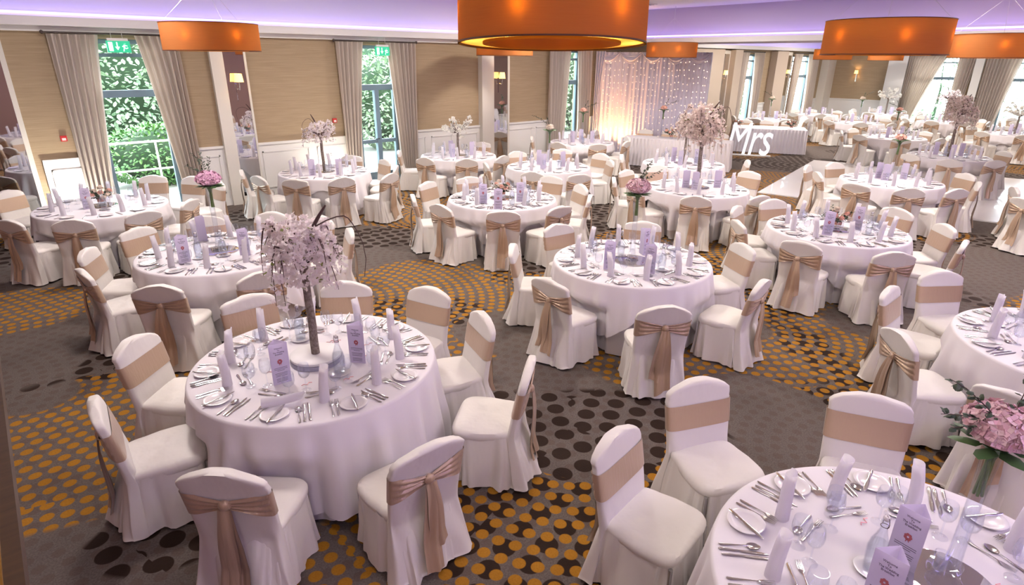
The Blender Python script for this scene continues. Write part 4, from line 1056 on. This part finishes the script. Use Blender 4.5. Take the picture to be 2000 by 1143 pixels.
# blossom trees
TR1 = tree_set(11, BLOSP, H=.72, rx=.26, rz=.36, nb=17, nfl=1750, wild=[(CR, 1)], fs=.022)
tree(TR1, (c[0], c[1], .815), 'large pale pink blossom tree on white boards, front-left table')
b_ = thing('display_board', 'stacked round white boards under the front-left blossom tree', 'display board', (c[0], c[1], .758))
ob('upper_board', MB().lathe([(.17, .034), (.178, .037), (.178, .052), (.172, .057), (.01, .057)], 48, cap=False).mesh('upper_board', True, mat('white_board', (.82, .80, .80), .4)), b_)
ob('lower_board', MB().lathe([(.17, .0), (.18, .002), (.18, .026), (.172, .033), (.01, .033)], 48, cap=False).mesh('lower_board', True, mat('grey_board', (.35, .34, .42), .3)), b_)
TR2 = tree_set(12, BLOSP, H=.70, rx=.30, rz=.30, nb=11, nfl=560, wild=[(-CR, 1)])
TR3 = tree_set(13, BLOSW, H=.52, rx=.34, rz=.34, nb=15, nfl=420, wild=None, openness=1, fs=.032)
TR4 = tree_set(14, BLOSD, H=.86, rx=.30, rz=.42, nb=15, nfl=1500, wild=[(CR, 1)], fs=.025)
for x, y in (c8, c9, c11, c20, c15): mirror_base(x, y, 'on the '+{c8: N8, c9: N9, c11: N11, c20: N20, c15: N15}[(x, y)])
tree(TR2, (*c8, .768), 'pink blossom tree on the table by the glass doors', 1.1)
tree(TR3, (*c9, .768), 'open white blossom tree on the window wall table', .4)
tree(TR4, (c11[0], c11[1], .768), 'tall dusky pink blossom tree before the white sign', 0, 1.15)
tree(TR4, (c20[0], c20[1], .768), 'smaller dusky blossom tree behind the tall one', 2.1, .85)
tree(TR4, (c15[0], c15[1], .768), 'dusky blossom tree beyond the dance floor', .3, 1.12)
tree(TR3, (29.5, 9.0, .7585), 'distant white blossom tree before the tan end wall', .8, 1.25)
tree(TR2, (27.2, 6.3, .7585), 'distant pale blossom tree before the bright end window', .2, 1.2)
tree(TR3, (24.3, 3.7, .7585), 'distant blossom tree at the right edge', 1.3, 1.1)

# tall vases
def D3(x, u): return (CR.x*x, CR.y*x, u)
HY1 = arr(5, True, HYDR, [(D3(.25, 1), .30), (D3(.8, .9), .30), (D3(.5, 1.2), .26)])
HY2 = arr(6, True, HYDM, [(D3(-.35, 1.1), .30), (D3(.25, 1.2), .24), (D3(-.7, .8), .25), (D3(-.1, 1), .30)])
HY3 = arr(7, True, HYDR, [(D3(-.9, .45), .26), (D3(-.75, .2), .2), (D3(-.9, 1.1), .34), (D3(.5, 1), .25)])
RO1 = arr(8, False, ROSEP, [(D3(.9, .55), .42), (D3(.5, .9), .25)])
RO2 = arr(9, False, ROSEC, [(D3(-.8, .8), .42), (D3(-.3, .9), .2)])
mirror_base(*c3, 'under the vase, '+N3); flower_vase(HY1, *c3, 'on the centre table', 'pink hydrangea with ruscus sprig')
mirror_base(*c5, 'under the vase, '+N5); flower_vase(HY2, *c5, 'on the left table', 'mauve hydrangea with dark foliage')
mirror_base(2.60, .17, 'under the vase, '+N2); flower_vase(HY3, 2.60, .17, 'on the bottom-right table', 'large pale pink hydrangea with green leaves', sc=.95)
flower_vase(RO2, *c10, 'behind mid-room', 'cream and peach rose with long sprig', .757)
flower_vase(RO1, *c18, 'by the narrow window', 'pink rose with foliage', .757, 1.05)
flower_vase(RO1, *c12, 'on the dance floor edge table', 'peach rose with long sprig', .757, 1.0)
flower_vase(RO1, *c16, 'on the far peach-rose table', 'small peach rose', .757, 1.0, PI)
flower_vase(RO2, 24.2, 8.2, 'on the far cream-rose table', 'cream rose with sprig', .757, 1.1, PI)
flower_vase(RO2, 22.9, 10.9, 'behind the skirted table', 'cream rose with upright sprig', .757, 1.0)
# low posies
mirror_base(*c4, 'under the posy, '+N4); posy(*c4, 'right of centre', 0, .4)
mirror_base(*c7, 'under the posy, '+N7); posy(*c7, 'in mid-room', 1, 1.2)
mirror_base(*c6, 'under the posy, '+N6); posy(*c6, 'by the far-left window', 1, 0)

# ------------------------------------------------------------------ dance floor, skirted tables, backdrop, sign
dz = Vector((.98, .2, 0)); dn = Vector((.2, -.98, 0)); p0 = Vector((13.15, 6.25, 0))
df = [p0, p0+dn*7.2, p0+dn*7.2+dz*6.0, p0+dz*6.0]
mb = MB(); mb.add([(q.x, q.y, .022) for q in df]+[(q.x, q.y, .0) for q in df], [(0, 1, 2, 3), (0, 4, 5, 1), (1, 5, 6, 2), (2, 6, 7, 3), (3, 7, 4, 0)])
o = ob('dance_floor', mb.mesh('dance_floor', False, mat('white_dance_floor', (.82, .80, .80), .25, coat=.3))); tag(o, 'glossy white portable dance floor beyond the centre tables', 'dance floor')
def skirted(name, label, A, ang, L, Wd, pleats, m=CLOTH, h=.757):
    t = thing(name, label, 'table', (A[0], A[1], 0), ang)
    ob('tabletop', MB().box(0, L, 0, Wd, h-.03, h).mesh('tabletop', False, m), t)
    per = []; n = pleats
    def edge(a, b, k, nx, ny):
        for i in range(k):
            u = i/k; s = .016*sin(u*k*1.05)
            per.append((a[0]+(b[0]-a[0])*u+nx*s, a[1]+(b[1]-a[1])*u+ny*s))
    edge((-.02, -.02), (L+.02, -.02), int(60*L), 0, -1); edge((L+.02, -.02), (L+.02, Wd+.02), int(60*Wd), 1, 0); edge((L+.02, Wd+.02), (-.02, Wd+.02), int(60*L), 0, 1); edge((-.02, Wd+.02), (-.02, -.02), int(60*Wd), -1, 0)
    cxx, cyy = L/2, Wd/2
    rows = [[(cxx+(x-cxx)*s, cyy+(y-cyy)*s, z) for x, y in per] for z, s in ((h+.003, .99), (h, 1), (h*.5, 1.01), (.015, 1.03))]
    ob('pleated_skirt', MB().grid(rows, True, True).mesh('pleated_skirt', 80, m), t); return t
skirted('skirted_table', 'white pleated-skirt gift table behind the lit sign', (18.85, 10.1), math.radians(-61), 2.2, 1.15, 50)
skirted('head_table', 'long plain-skirted head table before the lit backdrop', (13.85, 10.75), math.radians(-66), 2.9, .75, 40, UNDER)
def skt(u, v): a = math.radians(-61); return 18.85+u*cos(a)-v*sin(a), 10.1+u*sin(a)+v*cos(a)
def hdt(u, v): a = math.radians(-66); return 13.85+u*cos(a)-v*sin(a), 10.75+u*sin(a)+v*cos(a)
x, y = skt(1.75, .3); posy(x, y, 'on the pleated gift table', 0, 0, .762, 1.1)
x, y = skt(.15, .5); posy(x, y, 'at the left end of the gift table', 1, 0, .762, .9)
for k, (u, v, l) in enumerate(((.6, .35, 'left'), (1.15, .3, 'middle'), (1.4, .5, 'right'))):
    x, y = skt(u, v); t = thing('candle_holder', '%s of three small glowing candle cups on the gift table' % l, 'candle', (x, y, .762), 0, 'candle cups')
    ob('cup', lab_lathe('cup', [(.0, 0), (.035, 0), (.04, .07), (.037, .07), (.032, .004), (.0, .004)], GLASS, 16), t); ob('candle', MB().lathe([(.025, .005), (.025, .04)], 12).mesh('candle', True, emis('warm_candle', (1, .6, .3), 3)), t)
for k, (u, l) in enumerate(((1.3, 'left'), (2.0, 'right'))):
    x, y = hdt(u, .35); posy(x, y, 'on the head table, %s one' % l, k, k, .762, 1.15)
x, y = hdt(1.0, .45); flower_vase(RO1, x, y, 'on the head table before the backdrop', 'leafy rose stem', .762, 1.05)
for i in range(4):
    x, y = hdt(.35+.72*i, 1.12); chair(x, y, math.radians(-66-90), 'white covered chair %s behind the head table' % ('first from left', 'second from left', 'third from left', 'fourth from left')[i], 'chairs behind the head table')
x, y = hdt(-.62, .45); chair(x, y, math.radians(-66), 'pale covered chair alone at the left end of the head table', 'chairs behind the head table')
for i in range(3):
    x, y = skt(.4+.7*i, 1.75); chair(x, y, math.radians(-61-90), 'covered chair %s behind the pleated gift table' % ('at left', 'at centre', 'at right')[i], 'chairs behind the gift table')

# lit backdrop with swags and fairy lights
BA = Vector((14.72, 12.52, 0)); BB = Vector((16.15, 9.6, 0)); BL = (BB-BA).length; BANG = math.atan2(BB.y-BA.y, BB.x-BA.x)
t = thing('backdrop', 'white voile wedding backdrop lit by fairy lights and amber glow', 'backdrop', BA, BANG)
rows = []
for k in range(10):
    q = k/9; rows.append([(BL*j/300, -.035*sin(j*.55+.6*sin(j*.11))*(.5+.5*q)-.02*sin(j*.19), 3.02-3.0*q) for j in range(301)])
m = MB().grid(rows); m.grid([[(x, y+.004, z) for x, y, z in reversed(rw)] for rw in rows]); ob('drape', m.mesh('drape', 85, VOILE), t)
for k in range(5):
    a, b = BL*k/5, BL*(k+1)/5; rows = []
    for i in range(9):
        v = i/8; rows.append([(a+(b-a)*u/20, -.06-.03*sin(v*PI*4)-.02*sin(PI*u/20), 3.03-.05*v-(.10+.18*v)*sin(PI*u/20)) for u in range(21)])
    ob('swag', MB().grid(rows).mesh('swag', True, VOILE), t)
rows = []
for k in range(14):
    q = k/13; rows.append([(-.06+.30*j/24*(1-.4*sin(PI*q)), -.10-.04*sin(j*.9), 3.04-3.0*q) for j in range(25)])
ob('side_swag', MB().grid(rows).mesh('side_swag', 85, VOILE), t)
ob('frame', MB().tube([(0, .05, 0), (0, .05, 3.0), (BL, .05, 3.0), (BL, .05, 0)], .02, 6).mesh('frame', True, LEGM), t)
r = random.Random(3); fl = MB(); wi = MB()
for k in range(26):
    x = BL*(k+.5)/26+r.uniform(-.04, .04); 
    for j in range(14):
        z = 2.75-j*.19+r.uniform(-.05, .05); fl.lathe([(.002, -.008), (.008, 0), (.002, .008)], 6, (x+r.uniform(-.02, .02), -.075, z))
    wi.tube([(x, -.072, 2.9), (x, -.072, .1)], .0015, 3)
s_ = ob('light_strings', wi.mesh('light_strings', False, LEGM), t); q_ = ob('fairy_bulbs', fl.mesh('fairy_bulbs', False, emis('fairy_bulb', (1, .66, .42), 9)), s_); q_['kind'] = 'stuff'
UPB = MB().lathe([(.07, 0), (.085, .01), (.085, .09), (.075, .10)], 20).mesh('lamp_housing', True, BLACK)
def uplight(x, y, label, rgb, power, tilt, az, ang=1.5):
    t = thing('floor_uplighter', label, 'uplighter', (x, y, 0), 0, 'floor uplighters'); ob('lamp_housing', UPB, t); ob('lamp_lens', MB().disc((0, 0, 0), .07, .102, 20).mesh('lamp_lens', False, emis('lens_%.1f' % rgb[2], rgb, 6)), t)
    l = bpy.data.lights.new('uplight', 'SPOT'); l.energy = power; l.color = rgb; l.spot_size = ang; l.spot_blend = .8; l.shadow_soft_size = .06
    o = bpy.data.objects.new('uplight', l); o.location = (x, y, .13); d = Vector((cos(az)*tilt, sin(az)*tilt, 1)).normalized(); o.rotation_euler = d.to_track_quat('-Z', 'Y').to_euler(); col.objects.link(o)
bn = Vector((-sin(BANG), cos(BANG), 0))
for k, u in enumerate((.35, .95, 1.6, 2.5)):
    p = BA+(BB-BA).normalized()*u-bn*.32; uplight(p.x, p.y, '%s amber uplighter at the foot of the backdrop' % ('first', 'second', 'third', 'fourth')[k]+' from left', (1, .46, .14), 330, .28, BANG+PI/2)
uplight(1.15, 11.98, 'added white uplighter brightening the wall left of the far-left window', (1, .93, .82), 150, .55, PI/2, 2.4)  # lamp added to wash out the wainscot in this corner
uplight(5.9, 12.1, 'added white uplighter brightening the wall left of the glass doors', (1, .90, .75), 70, .45, PI/2, 2.2)  # second added lamp, lifts the wall beside the doors

# white lit "Mrs" sign standing on the floor before the gift table
LETW = mat('lit_white_letter', (.9, .9, .95), .4, emit=(.92, .93, 1.0), es=.75)
st = thing('lit_sign', 'large white lit script letters standing before the gift table', 'sign', (18.05, 9.9, .0), math.radians(-61))
for ch, xx, sz in (('M', .0, 1.42), ('r', .66, 1.5), ('s', 1.0, 1.5)):
    me = textmesh(ch, sz, LETW, .04, .22, .0, 'LEFT'); zmin = min(v.co.y for v in me.vertices)
    ob('letter', me, st, (xx, 0, -zmin+.03), rot=(PI/2, 0, 0), sc=(.62, 1, 1))
ob('base_plate', MB().box(-.05, 1.4, -.09, .09, 0, .03).mesh('base_plate', False, WHITE), st)

# candle votive on the bottom-right table
x, y = px(1835, 1100); t = thing('votive', 'frosted white votive candle beside the tall vase, bottom-right table', 'candle', (x, y, .758))
ob('cup', lab_lathe('cup', [(.0, 0), (.026, 0), (.03, .055), (.028, .055), (.024, .004), (.0, .004)], GLASS, 20), t); ob('candle', MB().lathe([(.022, .005), (.022, .042)], 20).mesh('candle', True, PAPER), t)

# handrail of the viewing gallery, bottom left
DW = mat('dark_stained_wood', (.055, .028, .012), .45, noise=((40, 4, 4), (.09, .045, .018))); GOLD = mat('gilt_trim', (.45, .24, .05), .35, .7)
P1, P2 = at(0, 735, 1.75), at(50, 1143, 1.75); d = (P1-P2); L_ = d.length; d.normalize(); s = Vector((-d.y, d.x, 0))
t = thing('handrail', 'dark wooden handrail with gilt strips at the bottom-left edge', 'handrail', (P2.x, P2.y, 0), math.atan2(d.y, d.x))
Lr = L_+1.2
ob('rail', MB().box(-.5, Lr, 0, .12, 1.70, 1.75).mesh('rail', False, DW), t)
g = MB()
for v in (.035, .085): g.box(-.5, Lr, v, v+.014, 1.75, 1.757)
ob('gilt_strip', g.mesh('gilt_strip', False, GOLD), t)
for u in (-.45,): ob('post', MB().box(u, u+.06, .06, .12, 0, 1.70).mesh('post', False, DW), t)
